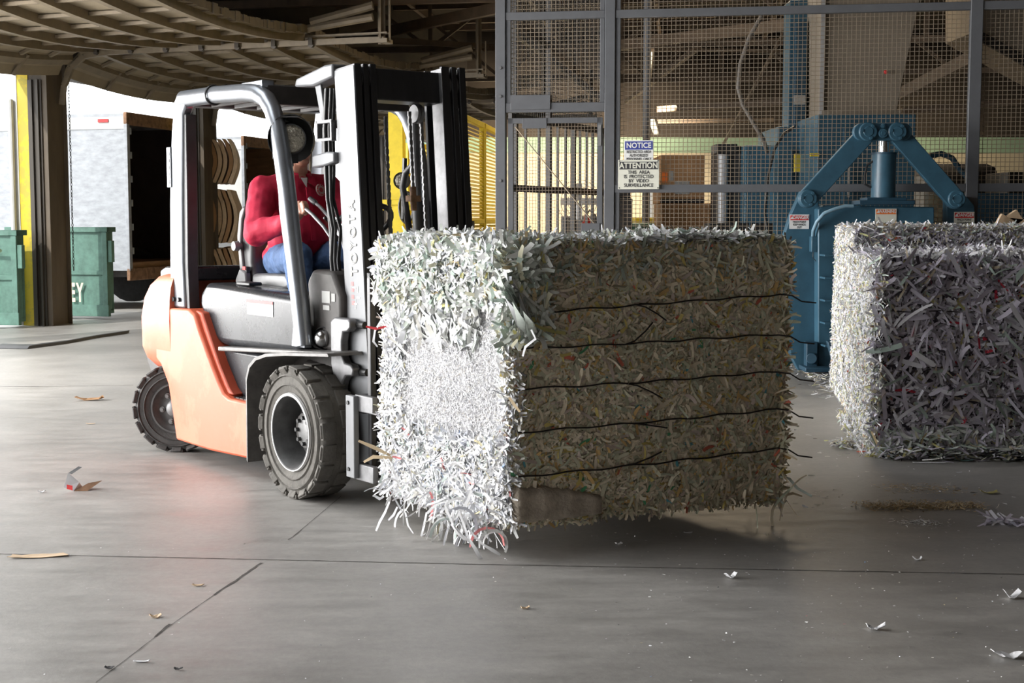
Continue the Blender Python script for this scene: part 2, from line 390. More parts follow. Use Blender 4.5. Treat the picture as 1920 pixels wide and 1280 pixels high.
# raised sectional doors on their tracks
def sag(s): return -.13*4*s*(1-s)
ZD = 3.66
for bi, i in enumerate((-2, -1, 0, 1, 2)):
    t0, t1 = i*BAY+.30, (i+1)*BAY+.30
    dr = root_struct('door_%d' % (bi+1))
    NS = 14
    def row(n, z, dz=0.0): return [Wp(t0+.06+(t1-t0-.12)*k/NS, n, z+sag(k/NS)+dz) for k in range(NS+1)]
    prof = [(.1, 3.28), (.16, 3.40), (.34, 3.55), (.62, ZD), (1.2, ZD+.01), (1.8, ZD+.02), (2.4, ZD+.03), (3.0, ZD+.04), (3.55, ZD+.05)]
    def strip(n0, z0, n1, z1, th, name, m):
        A = row(n0, z0); B = row(n1, z1); C = [p+Vector((0, 0, th)) for p in B]; D = [p+Vector((0, 0, th)) for p in A]
        k = NS+1; V = A+B+C+D; F = []
        for j in range(NS):
            F += [(j, j+1, k+j+1, k+j), (k+j, k+j+1, 2*k+j+1, 2*k+j), (2*k+j, 2*k+j+1, 3*k+j+1, 3*k+j), (3*k+j, 3*k+j+1, j+1, j)]
        F += [(0, k, 2*k, 3*k), (NS, 3*k+NS, 2*k+NS, k+NS)]
        return MB().add(V, F).build(name, m, dr)
    # sheets: one per section
    for a, b in ((0, 2), (2, 3), (3, 4), (4, 5), (5, 6), (6, 7), (7, 8)):
        if (a, b) == (0, 2):
            strip(prof[0][0], prof[0][1], prof[1][0], prof[1][1], .03, 'door_section', M['door_panel'])
            strip(prof[1][0], prof[1][1], prof[2][0], prof[2][1], .03, 'door_section', M['door_panel'])
        else: strip(prof[a][0]+.005, prof[a][1], prof[b][0]-.005, prof[b][1], .03, 'door_section', M['door_panel'])
    for (n, z) in prof[3:]:
        o = strip(n-.05, z-.1, n+.03, z-.1, .1, 'stiffening_rib', M['door_rib'])
    strip(.24, 3.41, .32, 3.47, .06, 'stiffening_rib', M['door_rib'])
    mb = MB()
    for (n0, z0), (n1, z1) in zip(prof[2:-1], prof[3:]):
        for k in (2, 4, 6, 8, 10, 12):
            s = k/NS; mb.bar(Wp(t0+(t1-t0)*s, n0, z0-.03+sag(s)), Wp(t0+(t1-t0)*s, n1, z1-.03+sag(s)), .05, .035)
    for s in (.25, .5, .75): mb.bar(Wp(t0+(t1-t0)*s, .12, 3.28+sag(s)), Wp(t0+(t1-t0)*s, .34, 3.52+sag(s)), .05, .03)
    mb.build('stile', M['door_rib'], dr)
    # bottom seal hanging ragged at the leading edge
    mb = MB(); rnd = random.Random(i+9)
    for k in range(46):
        s = (k+.5)/46; p = Wp(t0+.1+(t1-t0-.2)*s, 3.6+rnd.random()*.02, ZD+.09+sag(s)); mb.box(p, (.11, .1, .07+rnd.random()*.05), Matrix.Rotation(-.25+rnd.uniform(-.15, .15), 3, 'Z'))
    mb.build('edge_seal', M['door_rib'], dr)
    # track at the far side
    tt = t1
    pts = [Wp(tt, .1, 0.3), Wp(tt, .1, 2.9), Wp(tt, .14, 3.15), Wp(tt, .26, 3.38), Wp(tt, .45, 3.52), Wp(tt, .8, 3.56), Wp(tt, 4.2, 3.6), Wp(tt, 4.6, 3.6)]
    mb = MB()
    for a, b in zip(pts[1:-1], pts[2:]): mb.bar(a, b, .05, .07)
    mb.bar(Wp(tt, .8, 3.64), Wp(tt, 4.65, 3.68), .09, .02)
    mb.build('door_track', M['door_rib'], dr)
    mb = MB(); mb.bar(Wp(tt, 4.55, 3.55), Wp(tt, 4.55, 4.6), .09, .02, up=(1, 0, 0)); mb.bar(Wp(tt+.05, 4.55, 3.55), Wp(tt+.05, 4.55, 4.6), .015, .09, up=(1, 0, 0))
    mb.bar(Wp(tt-.02, 4.68, 3.58), Wp(tt-.02, 4.68, 4.1), .08, .02, up=(1, 0, 0)); mb.bar(Wp(tt-.1, 4.62, 3.58), Wp(tt+.12, 4.62, 3.58), .1, .05)
    mb.build('track_hanger', M['door_rib'], dr)
    mb = MB()
    for q in range(7): p = Wp(tt-.06, .65+q*.5, 3.56); mb.cyl(p, p+DW*.06, .035, 10); mb.box(p+Vector((0, 0, .04)), (.05, .06, .09))
    mb.build('roller', M['dark_track'], dr)
    mb = MB(); mb.tube([Wp(tt-.15, 3.7, 3.82), Wp(tt-.12, 4.5, 4.0)], .055, 8); mb.tube([Wp(tt-.15, 3.6, 3.74), Wp(tt-.12, 4.5, 3.86)], .05, 8)
    mb.build('spring_tube', M['door_rib'], dr)
# hanging door chain
mb = MB()
for k in range(58):
    z = 3.3-k*.045; c = Wp(.47, .1, z); u = DW if k % 2 else NW
    mb.tube([c+u*.011*math.cos(a)+Vector((0, 0, .026*math.sin(a))) for a in [2*PI*j/8 for j in range(8)]], .0045, 5, closed=True)
tag(mb.build('hanging_chain', M['dark_grey']), 'thin steel hoist chain hanging beside the leftmost brown door column', 'chain')

# ================================================================== outside: trailers and bins
def wallthing(name, label, cat, t, n, group=None):
    p = Wp(t, n); return thing(name, label, cat, p, math.atan2(-NW.x, NW.y)*0 + math.atan2(DW.y, DW.x), group)
# local x = along wall (t), local y = outward (-n)
def trailer(t, n, W_, H, Ln, z0, label, liner, side):
    r = wallthing('truck_trailer', label, 'trailer', t, n)
    MB().bb((0, 0, z0), (.05, Ln, H-.03)).build('side_wall', side, r)
    MB().bb((W_-.05, 0, z0), (W_, Ln, H-.03)).build('side_wall', M['silver'], r)
    mb = MB(); mb.bb((0, -.02, H-.03), (W_, Ln, H+.03)); mb.build('roof', M['silver'], r)
    MB().bb((0.05, 0, z0), (W_-.05, Ln, z0+.12)).build('cargo_floor', M['plywood'], r)
    mb = MB(); mb.bb((.05, .05, z0+.12), (.07, Ln-.1, H-.06)); mb.bb((W_-.07, .05, z0+.12), (W_-.05, Ln-.1, H-.06)); mb.bb((.05, Ln-.12, z0+.12), (W_-.05, Ln-.1, H-.06))
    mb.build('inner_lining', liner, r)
    MB().bb((-.02, -.06, H-.14), (W_+.02, .0, H+.05)).build('rear_header', M['rust'], r, bevel=.01)
    MB().bb((-.02, -.06, z0-.15), (W_+.02, 0, z0+.04)).build('rear_sill', M['rust'], r, bevel=.01)
    MB().bb((W_-.06, -.06, z0), (W_+.02, 0, H-.12)).build('rear_post', M['silver'], r)
    mb = MB(); mb.bb((-.02, -.06, z0), (.06, 0, H-.12))
    for k in range(6): mb.bb((.06, -.07, z0+.25+k*.36), (.1, -.02, z0+.35+k*.36))
    mb.build('rear_post', M['silver'], r, bevel=.006)
    mb = MB(); mb.bb((-.012, .0, H-.2), (-.002, Ln, H-.02)); mb.build('top_rail', M['wall_white'], r)
    if t < 5: MB().bb((-.03, .25, H-.1), (-.01, .42, H-.05)).build('marker_lamp', M['red'], r)
    for yy in (1.2, 2.3):
        for xx in (.25, W_-.25):
            mb = MB(); mb.lathe((xx-.12, yy, .47), (1, 0, 0), [(0, .1), (0, .36), (.02, .46), (.22, .46), (.24, .36), (.24, .1)], 20); mb.build('wheel', M['rubber'], r)
    MB().bb((.5, .3, .5), (W_-.5, Ln-.5, z0)).build('chassis', M['frame_dark'], r)
    return r
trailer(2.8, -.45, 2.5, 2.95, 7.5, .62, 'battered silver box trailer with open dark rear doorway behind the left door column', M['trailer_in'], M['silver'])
trailer(7.15, -.62, 2.5, 2.85, 7.5, .62, 'trailer with plywood lined interior seen through the open forklift cab', M['plywood'], M['wall_white'])
# green waste bins at the threshold
def bin_(t, n, label, letters, W_=.16, D_=1.6, H=1.25):
    r = wallthing('waste_bin', label, 'bin', t, n)
    mb = MB(); mb.bb((0, 0, .12), (.04, D_, H)); mb.bb((W_-.04, 0, .12), (W_, D_, H)); mb.bb((0.04, 0, .12), (W_-.04, .04, H)); mb.bb((.04, D_-.04, .12), (W_-.04, D_, H)); mb.bb((0, 0, .08), (W_, D_, .14))
    mb.build('bin_body', M['green'], r, bevel=.005)
    mb = MB(); mb.bb((-.04, -.03, H-.03), (W_+.04, .09, H+.04)); mb.bb((-.04, -.03, H-.03), (.05, D_, H+.04)); mb.bb((-.04, -.03, .04), (.02, D_, .2))
    mb.bb((-.035, -.02, .1), (.01, .06, H)); mb.bb((-.03, .0, .62), (0, D_, .68)); mb.bb((-.02, -.09, H-.45), (.05, -.02, H-.15))
    mb.build('rim_rail', M['green'], r, bevel=.005)
    if letters:
        for k, ch in enumerate(letters): text('lettering', ch, .36, (-.045, .53-k*.115, .36), (0, -1, 0), (0, 0, 1), M['cream_paint'], r, off=.012, sx=.45)
    return r
bin_(1.28, .12, 'green metal bin with pale letters beside the left door column', 'EY')
b2_ = bin_(-.45, -.14, 'green bin with pipe handles partly hidden at far left edge', None, D_=.5, H=1.22)
mb = MB(); mb.tube([(-.06, .35, .2), (-.12, .35, .25), (-.12, .35, .8), (-.06, .3, .95), (-.12, .15, 1.0)], .022, 8); mb.build('pipe_handle', M['palegreen'], b2_)
# baled cardboard sheets stacked by the second door
mb_r = random.Random(5)
r = thing('cardboard_bundle', 'lower bundle of pale bent cardboard sheets stacked behind the forklift cab', 'cardboard', Wp(5.25, -.08))
def bundle(root, seed, H=.92, n=5):
    rn = random.Random(seed)
    for k in range(n):
        P = []; bow = .10+.02*rn.random(); y = (k-n/2)*.085
        mb = MB(); m_ = 8; V = []; F = []
        wv = .46+rn.random()*.08
        for j in range(m_+1):
            s = j/m_; z = .03+s*H*(.93+.05*rn.random()); off = bow*math.sin(PI*s)
            for q in (-wv, wv):
                for th in (0, .062): V.append(Vector((y+off+th, 0, z)) + Vector((0, q, rn.uniform(-.01, .01))))
        for j in range(m_):
            b = j*4; F += [(b, b+2, b+6, b+4), (b+1, b+5, b+7, b+3), (b, b+4, b+5, b+1), (b+2, b+3, b+7, b+6)]
        F += [(0, 1, 3, 2), (m_*4, m_*4+2, m_*4+3, m_*4+1)]
        mb.add(V, F).build('cardboard_sheet', M['cardboard_pale'] if k % 3 else M['cardboard'], root)
bundle(r, 1); r.rotation_euler.z = .1
for k, (lab, z) in enumerate((('middle bundle of bent cardboard sheets in the stack behind the cab', .98), ('topmost bundle of bent cardboard sheets in the stack behind the cab', 1.96))):
    r2 = thing('cardboard_bundle', lab, 'cardboard', Wp(5.25, -.08, z), .1+.05*k); bundle(r2, 5+k, .9 if k == 0 else .75)
bpy.data.objects['cardboard_bundle']['group'] = 'bundles of cardboard sheets'
for o in bpy.data.objects:
    if o.name.startswith('cardboard_bundle'): o['group'] = 'bundles of cardboard sheets'
# dock leveller lip lying dark across the floor at left
mb = MB(); P = [gp(0, 651), gp(60, 652), gp(130, 643), gp(185, 633), gp(240, 625)]; 
V = []; F = []
for k, p in enumerate(P):
    V += [p+Vector((-.0, -.18+.03*k, .004)), p+Vector((0, .05, .004)), p+Vector((0, .07, .035)), p+Vector((0, -.1+.03*k, .03))]
for k in range(4):
    b = k*4
    for j in range(4): F.append((b+j, b+(j+1) % 4, b+4+(j+1) % 4, b+4+j))
F += [(0, 1, 2, 3), (16, 19, 18, 17)]
mb.add(V, F); tag(mb.build('rubber_strip', M['dark_grey']), 'long dark rubber strip lying on the floor below the left door column', 'strip')
# ================================================================== yellow guards
def FY(X): return 13.6 - .16*(X+.1)          # the cage front runs slightly toward the camera at right
p = at(746, 460, 16.0); p.z = 0
yp = thing('yellow_post', 'thick yellow steel post behind the forklift mast', 'post', p, -.1)
MB().bb((-.085, -.085, .02), (.085, .085, 2.68)).build('shaft', M['yellow'], yp, bevel=.008)
MB().bb((-.16, -.16, 0), (.16, .16, .02)).build('base_plate', M['yellow'], yp)
mb = MB(); mb.bb((-.2, -.12, 1.56), (.24, -.085, 1.62)); mb.bb((-.2, -.12, 1.5), (-.14, -.085, 1.56)); mb.bb((.14, -.2, 1.5), (.22, -.08, 1.68))
mb.build('bracket', M['yellow'], yp, bevel=.005)
hc = thing('cable_coil', 'coil of black cable hung on the yellow post bracket', 'cable', p + Vector((.12, -.2, 1.56)))
mb = MB(); rn = random.Random(3)
for k in range(9):
    ro = .13+rn.uniform(-.02, .02); pts = []
    for j in range(24):
        a = 2*PI*j/24; pts.append(Vector((math.cos(a)*ro*.62+rn.uniform(-.003, .003), -.012*k+.03, math.sin(a)*ro*1.3-.03)))
    mb.tube(pts, .009, 6, closed=True)
mb.build('loops', M['hose'], hc)
MB().tube([Vector((.05, -.1, .02)), Vector((.08, .03, .02)), Vector((-.02, .04, 0)), Vector((.0, -.1, -.02))], .008, 6).build('tie', M['label_grey'], hc)
# louvred yellow machine guard: several panels
def louvre(u0, u1, Y0, Y1, zt, label, zb=.05, n=None):
    a = at(u0, 400, Y0); b = at(u1, 400, Y1); a.z = b.z = 0; d = (b-a); Ln = d.length; ang = math.atan2(d.y, d.x)
    r = thing('louvred_guard', label, 'guard', a, ang, 'yellow louvred guard panels')
    mb = MB(); mb.bb((0, -.03, zb), (.06, .03, zt)); mb.bb((Ln-.06, -.03, zb), (Ln, .03, zt)); mb.bb((0, -.03, zt-.06), (Ln, .03, zt)); mb.bb((0, -.03, zb), (Ln, .03, zb+.06)); mb.bb((0, -.03, 1.35), (Ln, .03, 1.40))
    mb.build('guard_frame', M['yellow'], r, bevel=.004)
    mb = MB(); k = 0; z = zb+.09; R = Matrix.Rotation(.7, 3, 'X')
    while z < zt-.08:
        mb.box((Ln/2, 0, z), (Ln-.1, .035, .006), R); z += .042
    mb.build('louvres', M['yellow'], r)
    return r
lg = louvre(868, 905, 15.0, 16.4, 2.52, 'yellow louvred guard panel right of the forklift mast')
mb = MB(); mb.bb((.35, -.06, 1.3), (.42, -.03, 1.38)); mb.build('latch', M['black'], lg)
MB().bb((.12, -.045, 1.42), (.3, -.035, 1.75)).build('label_plate', M['label_grey'], lg)
louvre(906, 940, 16.45, 18.2, 2.52, 'yellow louvred guard panel next to the grey cage post')
louvre(762, 806, 16.6, 17.0, 2.3, 'yellow louvred guard panel seen between the mast rails')
louvre(807, 866, 16.9, 15.6, 2.5, 'yellow louvred guard panel hidden behind the right mast rail')
# ================================================================== wire cage
XL, XM, XRr = -.105, .94, 4.25
fy = lambda X: Vector((X, FY(X), 0))
ang = math.atan2(-.16, 1)
cage = thing('wire_fence', 'tall grey framed wire mesh fence around the baler', 'fence', fy(XL), ang)
Lc = lambda X: (X-XL)/math.cos(ang)
def mesh_panel(x0, x1, z0, z1, parent, sp=.0405, th=.005, y=0.012):
    mb = MB(); n = int(round((x1-x0)/sp)); 
    for k in range(1, n): x = x0+(x1-x0)*k/n; mb.bar((x, y, z0), (x, y, z1), th, th)
    n = int(round((z1-z0)/sp))
    for k in range(1, n): z = z0+(z1-z0)*k/n; mb.bar((x0, y+.003, z), (x1, y+.003, z), th, th)
    return mb.build('mesh_panel', M['wire'], parent)
ZT = 4.3; XE = 6.6
for X, ww in ((XL, .1), (XM, .1), (XRr, .11), (XE, .1)):
    MB().bb((Lc(X)-ww/2, -.05, 0), (Lc(X)+ww/2, .05, ZT)).build('post', M['fence'], cage, bevel=.006)
z1_, z2_, z3_ = 3.34, 2.47, 1.69
def rail(xa, xb, z, h=.075, name='rail', y=-.02): return MB().bb((Lc(xa), y-.02, z-h/2), (Lc(xb), y+.04, z+h/2)).build(name, M['fence'], cage, bevel=.004)
rail(XL+.05, XM-.05, z1_); rail(XM+.05, XRr-.05, z1_); rail(XRr+.05, XE-.05, z1_)
rail(XL+.05, XM-.05, z2_, .09); rail(XM+.05, XRr-.05, z3_); rail(XRr+.05, XE-.05, z3_)
rail(XL+.05, XE, ZT-.04); rail(XM+.05, XRr-.05, .12); rail(XRr+.05, XE, .12)
# extra stiles framing the panels
for xa, za, zb_ in ((XM+.075, .1, ZT), (XL+.075, z2_, ZT), (XM-.075, z2_, ZT)):
    MB().bb((Lc(xa)-.022, -.03, za), (Lc(xa)+.022, .03, zb_)).build('stile', M['fence'], cage, bevel=.003)
MB().bb((Lc(XL+.1), -.055, z2_-.02), (Lc(XL+.48), -.04, z2_+.12)).build('splice_plate', M['fence'], cage, bevel=.002)
mesh_panel(Lc(XL)+.08, Lc(XM)-.08, z1_+.03, ZT-.05, cage); mesh_panel(Lc(XL)+.08, Lc(XM)-.08, z2_+.04, z1_-.03, cage)
mesh_panel(Lc(XM)+.09, Lc(XRr)-.05, z1_+.03, ZT-.05, cage); mesh_panel(Lc(XM)+.09, Lc(XRr)-.05, z3_+.03, z1_-.03, cage); mesh_panel(Lc(XM)+.09, Lc(XRr)-.05, .15, z3_-.03, cage)
mesh_panel(Lc(XRr)+.05, Lc(XE)-.05, z1_+.03, ZT-.05, cage); mesh_panel(Lc(XRr)+.05, Lc(XE)-.05, z3_+.03, z1_-.03, cage); mesh_panel(Lc(XRr)+.05, Lc(XE)-.05, .15, z3_-.03, cage)
mb = MB()
for z in (2.85, 2.58, 1.77, 1.3): mb.cyl((Lc(XL), -.05, z), (Lc(XL), -.065, z), .014, 10)
mb.build('bolt', M['steel'], cage)
# gate
gate = thing('mesh_gate', 'grey framed wire mesh gate left of the warning signs', 'gate', fy(XL+.07)+Vector((0, -.01, 0)), ang)
GW = Lc(XM)-Lc(XL+.07)-.07; GZ = 2.37
mb = MB(); mb.bb((0, -.03, .05), (.05, .02, GZ)); mb.bb((GW-.05, -.03, .05), (GW, .02, GZ)); mb.bb((0, -.03, GZ-.05), (GW, .02, GZ)); mb.bb((0, -.03, .05), (GW, .02, .1))
mb.build('gate_frame', M['fence'], gate, bevel=.004)
mesh_panel(.05, GW-.05, .1, GZ-.05, gate, sp=.032, th=.0036, y=.0)
MB().tube([(.07, -.02, GZ-.08), (GW-.07, -.02, 1.35)], .006, 6).build('brace_cable', M['wire'], gate)
MB().bb((.14, -.04, GZ-.1), (.38, -.03, GZ-.0)).build('closer_plate', M['fence'], gate, bevel=.002)
MB().bb((GW-.2, -.045, 1.0), (GW-.02, -.03, 1.36)).build('lock_guard', M['fence'], gate, bevel=.002)
lk = MB().bb((GW-.16, -.075, .96), (GW-.07, -.045, 1.25)).build('lock_plate', M['hub'], gate, bevel=.004)
mb = MB(); mb.lathe((GW-.105, -.075, 1.205), (0, -1, 0), [(0, .028), (.012, .028), (.014, .018), (.004, .016), (.004, 0)], 18); mb.build('lock_cylinder', M['chrome'], lk)
MB().bb((GW-.04, -.045, 2.1), (GW-.01, -.03, 2.3)).build('striker', M['hub'], gate)
# signs
def fence_pt(u, v):
    d = ray(u, v); C = Vector((0, 0, CAMH)); n = Vector((.16, 1, 0)); P0 = fy(0)
    t = (P0-C).dot(n)/d.dot(n); return C+d*t
def sign(name, label, u0, v0, u1, v1, out=.05):
    a = fence_pt(u0, v1); b = fence_pt(u1, v0); wv = math.hypot(b.x-a.x, b.y-a.y); h = b.z-a.z
    r = thing(name, label, 'sign', a+Vector((-.16, -1, 0)).normalized()*out, ang); return r, wv, h
X_, Z_ = (1, 0, 0), (0, 0, 1)
r, wv, h = sign('attention_sign', 'cream ATTENTION video surveillance sign, lower of two on the mesh', 1160, 300, 1237, 355, .075)
MB().bb((0, 0, 0), (wv, .006, h)).build('sign_plate', M['sign_cream'], r, bevel=.002)
MB().bb((.012, -.003, h-.09), (wv-.012, 0, h-.018)).build('header_band', M['ink'], r)
text('lettering', 'ATTENTION', .074, (wv/2, -.005, h-.055), X_, Z_, M['sign_cream'], r, off=.0022, sx=.88)
for k, s in enumerate(('THIS  AREA', 'IS  PROTECTED', 'BY  VIDEO', 'SURVEILLANCE')): text('lettering', s, .046, (wv/2, -.003, h-.118-k*.041), X_, Z_, M['ink'], r, off=.0006, sx=.9)
mb = MB()
for x, z in ((.012, .012), (wv-.012, .012), (.012, h-.01), (wv-.012, h-.01)): mb.cyl((x, -.004, z), (x, 0, z), .006, 8)
mb.build('rivet', M['dark_grey'], r)
r, wv, h = sign('notice_sign', 'white NOTICE restricted area sign with blue header, upper of two', 1171, 263, 1226, 303, .06)
MB().bb((0, 0, 0), (wv, .006, h)).build('sign_plate', M['white'], r, bevel=.002)
MB().bb((.008, -.003, h-.09), (wv-.008, 0, h-.012)).build('header_band', M['notice_blue'], r)
text('lettering', 'NOTICE', .07, (wv/2, -.005, h-.052), X_, Z_, M['white'], r, off=.0015, sx=.93)
for k, s in enumerate(('RESTRICTED AREA', 'AUTHORIZED', 'PERSONNEL ONLY')): text('lettering', s, .036, (wv/2, -.003, h-.112-k*.034), X_, Z_, M['ink'], r, off=.0004, sx=.78)
# black barred railing inside the cage
br = thing('barred_railing', 'black barred railing receding inside the cage behind the gate', 'railing', (-.02, 14.0, 0), math.atan2(2.3, 1.07))
Lb = 2.6
for z in (.1, 1.71, 2.42): MB().bb((0, -.02, z-.035), (Lb, .02, z+.035)).build('rail', M['blackbar'], br)
for k, x in enumerate((.12, .38, .72, .98, 1.22, 1.44, 1.66, 1.86, 2.06, 2.24, 2.42, 2.56)):
    wv = .05 if k in (0, 3, 6) else .024
    MB().bb((x-wv/2, -wv/2, 0), (x+wv/2, wv/2, 4.1 if k in (0, 3) else 2.42)).build('bar', M['blackbar'], br)
mesh_panel(0.02, Lb, 2.45, 4.1, br, sp=.05, th=.004).data.materials[0] = M['blackbar']
MB().bar(at(948, 48, 14.2), at(1135, 190, 16.6), .05, .06).build('diagonal_brace', M['blackbar'])
tag(bpy.data.objects['diagonal_brace'], 'dark diagonal beam behind the upper left mesh panel', 'beam'); bpy.data.objects['diagonal_brace'].name = 'diagonal_beam'
# ================================================================== baler (blue)
YB_ = 12.75
bal = thing('baler', 'large blue baling machine with hydraulic door links in front of the cage', 'baler', (0, 0, 0))
pxm = 2600/YB_
def q(u, v, Y=YB_): return at(u, v, Y)
def plate(pts, Y, th, name, m, bevel=.006, parent=bal):
    P = [q(u, v, Y) for u, v in pts]; mb = MB(); n = len(P)
    F_ = [p for p in P]; Bk = [Vector((p.x, p.y+th, p.z)) for p in P]
    mb.add(F_+Bk, [tuple(range(n)), tuple(range(n, 2*n))[::-1]] + [(i, (i+1) % n, n+(i+1) % n, n+i) for i in range(n)])
    return mb.build(name, m, parent, bevel=bevel)
plate([(1503, 358), (1534, 366), (1536, 392), (1530, 694), (1497, 694), (1484, 668), (1466, 590), (1461, 500), (1468, 450), (1483, 402)], YB_, .12, 'side_plate', M['blue'])
plate([(1530, 392), (1572, 420), (1572, 694), (1530, 694)], YB_+.03, .5, 'door_frame', M['blue'])
plate([(1775, 372), (1812, 368), (1827, 385), (1832, 470), (1832, 694), (1775, 694)], YB_, .12, 'side_plate', M['blue'])
plate([(1534, 392), (1545, 385), (1752, 388), (1752, 690), (1534, 690)], YB_-.16, .3, 'ejection_door', M['blue'], .01)
# links
def link(u0, v0, u1, v1, wpx, Y, name='door_link'):
    a = q(u0, v0, Y); b = q(u1, v1, Y); wv = wpx/pxm; d = (b-a); L_ = d.length; d.normalize(); up = Vector((-d.z, 0, d.x)).normalized(); N_ = 10
    pts = []
    for k in range(N_+1): an = PI/2+PI*k/N_; pts.append(a+d*math.cos(an)*wv/2+up*math.sin(an)*wv/2)
    for k in range(N_+1): an = -PI/2+PI*k/N_; pts.append(b+d*math.cos(an)*wv/2+up*math.sin(an)*wv/2)
    mb = MB(); n = len(pts); mb.add(pts+[p+Vector((0, .07, 0)) for p in pts], [tuple(range(n)), tuple(range(n, 2*n))[::-1]]+[(i, (i+1) % n, n+(i+1) % n, n+i) for i in range(n)])
    return mb.build(name, M['blue'], bal, bevel=.006)
l1 = link(1627, 249, 1515, 372, 35, YB_-.2); l2 = link(1683, 249, 1793, 374, 35, YB_-.2)
l3 = link(1617, 247, 1694, 247, 32, YB_-.24, 'yoke_plate')
def pin(u, v, r, Y, parent, bolts=3):
    c = q(u, v, Y); mb = MB(); mb.lathe(c, (0, -1, 0), [(0, r), (.02, r), (.026, r*.9), (.026, r*.55), (.032, r*.5), (.032, 0)], 24)
    for k in range(bolts): a = 2*PI*k/bolts+.9; p_ = c+Vector((math.cos(a)*r*.72, -.026, math.sin(a)*r*.72)); mb.cyl(p_, p_+Vector((0, -.014, 0)), .014, 8)
    mb.build('pivot_pin', M['blue'], parent, smooth=35)
pin(1627, 247, .083, YB_-.25, l3); pin(1682, 247, .083, YB_-.25, l3); pin(1655, 250, .042, YB_-.25, l3, 0); pin(1655, 236, .02, YB_-.25, l3, 0)
pin(1515, 372, .08, YB_-.21, l1); pin(1793, 373, .08, YB_-.21, l2)
c0 = q(1650, 378); cc = lambda v, y=YB_-.1: Vector((q(1650, 378).x, y, q(1650, v).z))
MB().cyl(cc(378), cc(290), .108, 32).build('hydraulic_cylinder', M['blue'], bal, smooth=40)
MB().lathe(cc(291), (0, 0, 1), [(0, .112), (.02, .112), (.02, .06)], 32).build('gland', M['blue_dark'], bal, smooth=40)
MB().cyl(cc(292), cc(258), .052, 24).build('piston_rod', M['chrome'], bal, smooth=60)
mb = MB(); a = cc(378); mb.box(a+Vector((0, 0, -.01)), (.5, .3, .04)); mb.box(a+Vector((0, 0, .02)), (.36, .26, .03)); mb.build('cylinder_base', M['blue_dark'], bal, bevel=.006)
mb = MB(); mb.tube([cc(352)+Vector((-.11, 0, 0)), cc(345)+Vector((-.17, 0, 0)), cc(330)+Vector((-.17, 0, .0)), cc(310)+Vector((-.15, 0, .0)), cc(303)+Vector((-.1, -.02, 0))], .01, 8); mb.build('hydraulic_hose', M['hose'], bal)
mb = MB(); mb.tube([q(1600, 386, 12.5), q(1585, 386, 12.5), q(1565, 392, 12.5), q(1545, 400, 12.5), q(1532, 415, 12.52), q(1525, 432, 12.6), q(1524, 447, 12.68)], .017, 10)
mb.build('cable_conduit', mat('conduit_blue', (.2, .33, .42), .4), bal, smooth=60)
mb = MB(); mb.bb(q(1517, 472, 12.72), q(1533, 443, 12.62)); mb.build('switch_box', M['blue'], bal, bevel=.006)
mb = MB(); mb.tube([q(1525, 472, 12.68), q(1524, 482, 12.68), q(1530, 490, 12.68), q(1542, 484, 12.68), q(1552, 478, 12.7)], .004, 6); mb.build('switch_wire', M['hose'], bal)
for k in range(10):
    v = 478+k*21.0; lit = k % 2 == 0
    if lit:
        mb = MB(); a = q(1545, v, 12.55); mb.box(a+Vector((.06, -.05, 0)), (.18, .22, .018)); mb.build('door_tine', M['blue'], bal, bevel=.003)
    else: MB().box(q(1560, v, 12.7)+Vector((0, -.02, 0)), (.05, .05, .06)).build('guide_block', M['steel'], bal)
mb = MB(); mb.box(q(1540, 690, 12.55), (.35, .3, .04)); mb.box(q(1520, 665, 12.6), (.1, .12, .24)); mb.cyl(q(1522, 672, 12.5), q(1522, 672, 12.62), .05, 16); mb.build('foot', M['blue_dark'], bal, bevel=.006)
plate([(1552, 640), (1582, 640), (1582, 722), (1574, 722)], 11.95, .08, 'base_rail', M['blue_dark'])
# main body behind the mesh
def blk(u0, v0, u1, v1, Y, dep, name, m, bevel=.01, parent=bal):
    a = at(u0, v1, Y); b = at(u1, v0, Y); return MB().bb((a.x, Y, a.z), (b.x, Y+dep, b.z)).build(name, m, parent, bevel=bevel)
def blk0(u0, v0, u1, Y, dep, name, m, bevel=.01, parent=bal):
    a = at(u0, 400, Y); b = at(u1, v0, Y); return MB().bb((a.x, Y, 0.0), (b.x, Y+dep, b.z)).build(name, m, parent, bevel=bevel)
blk0(1530, 214, 1718, 14.1, 1.8, 'press_housing', M['blue'])
blk0(1456, 237, 1532, 15.0, 1.2, 'valve_housing', M['blue'])
blk0(1396, 272, 1460, 15.4, 1.0, 'oil_tank', M['blue'])
blk0(1475, 0, 1522, 15.2, .35, 'column', M['blue']); blk0(1486, 40, 1514, 15.1, .1, 'column_cover', M['blue_dark'])
blk(1489, 178, 1510, 196, 15.08, .02, 'rating_plate', M['label_grey'], 0)
blk(1522, 0, 1540, 215, 15.3, .2, 'gap_shade', M['black'])  # black block: the shaded gap between column and hopper, put in as colour
for (u0, v0, u1, v1) in ((1406, 290, 1409, 440), (1424, 300, 1427, 420), (1483, 280, 1487, 350), (1500, 310, 1516, 345), (1580, 240, 1583, 380), (1590, 310, 1594, 370)):
    blk(u0, v0, u1, v1, 13.98 if u0 > 1530 else 14.95, .05, 'housing_rib', M['label_grey'] if v0 in (310,) else M['blue_dark'], 0)
blk(1490, 288, 1502, 322, 14.9, .06, 'control_handle', M['yellow_worn'], .003); blk(1520, 287, 1536, 293, 14.05, .04, 'yellow_tag', M['yellow'], 0)
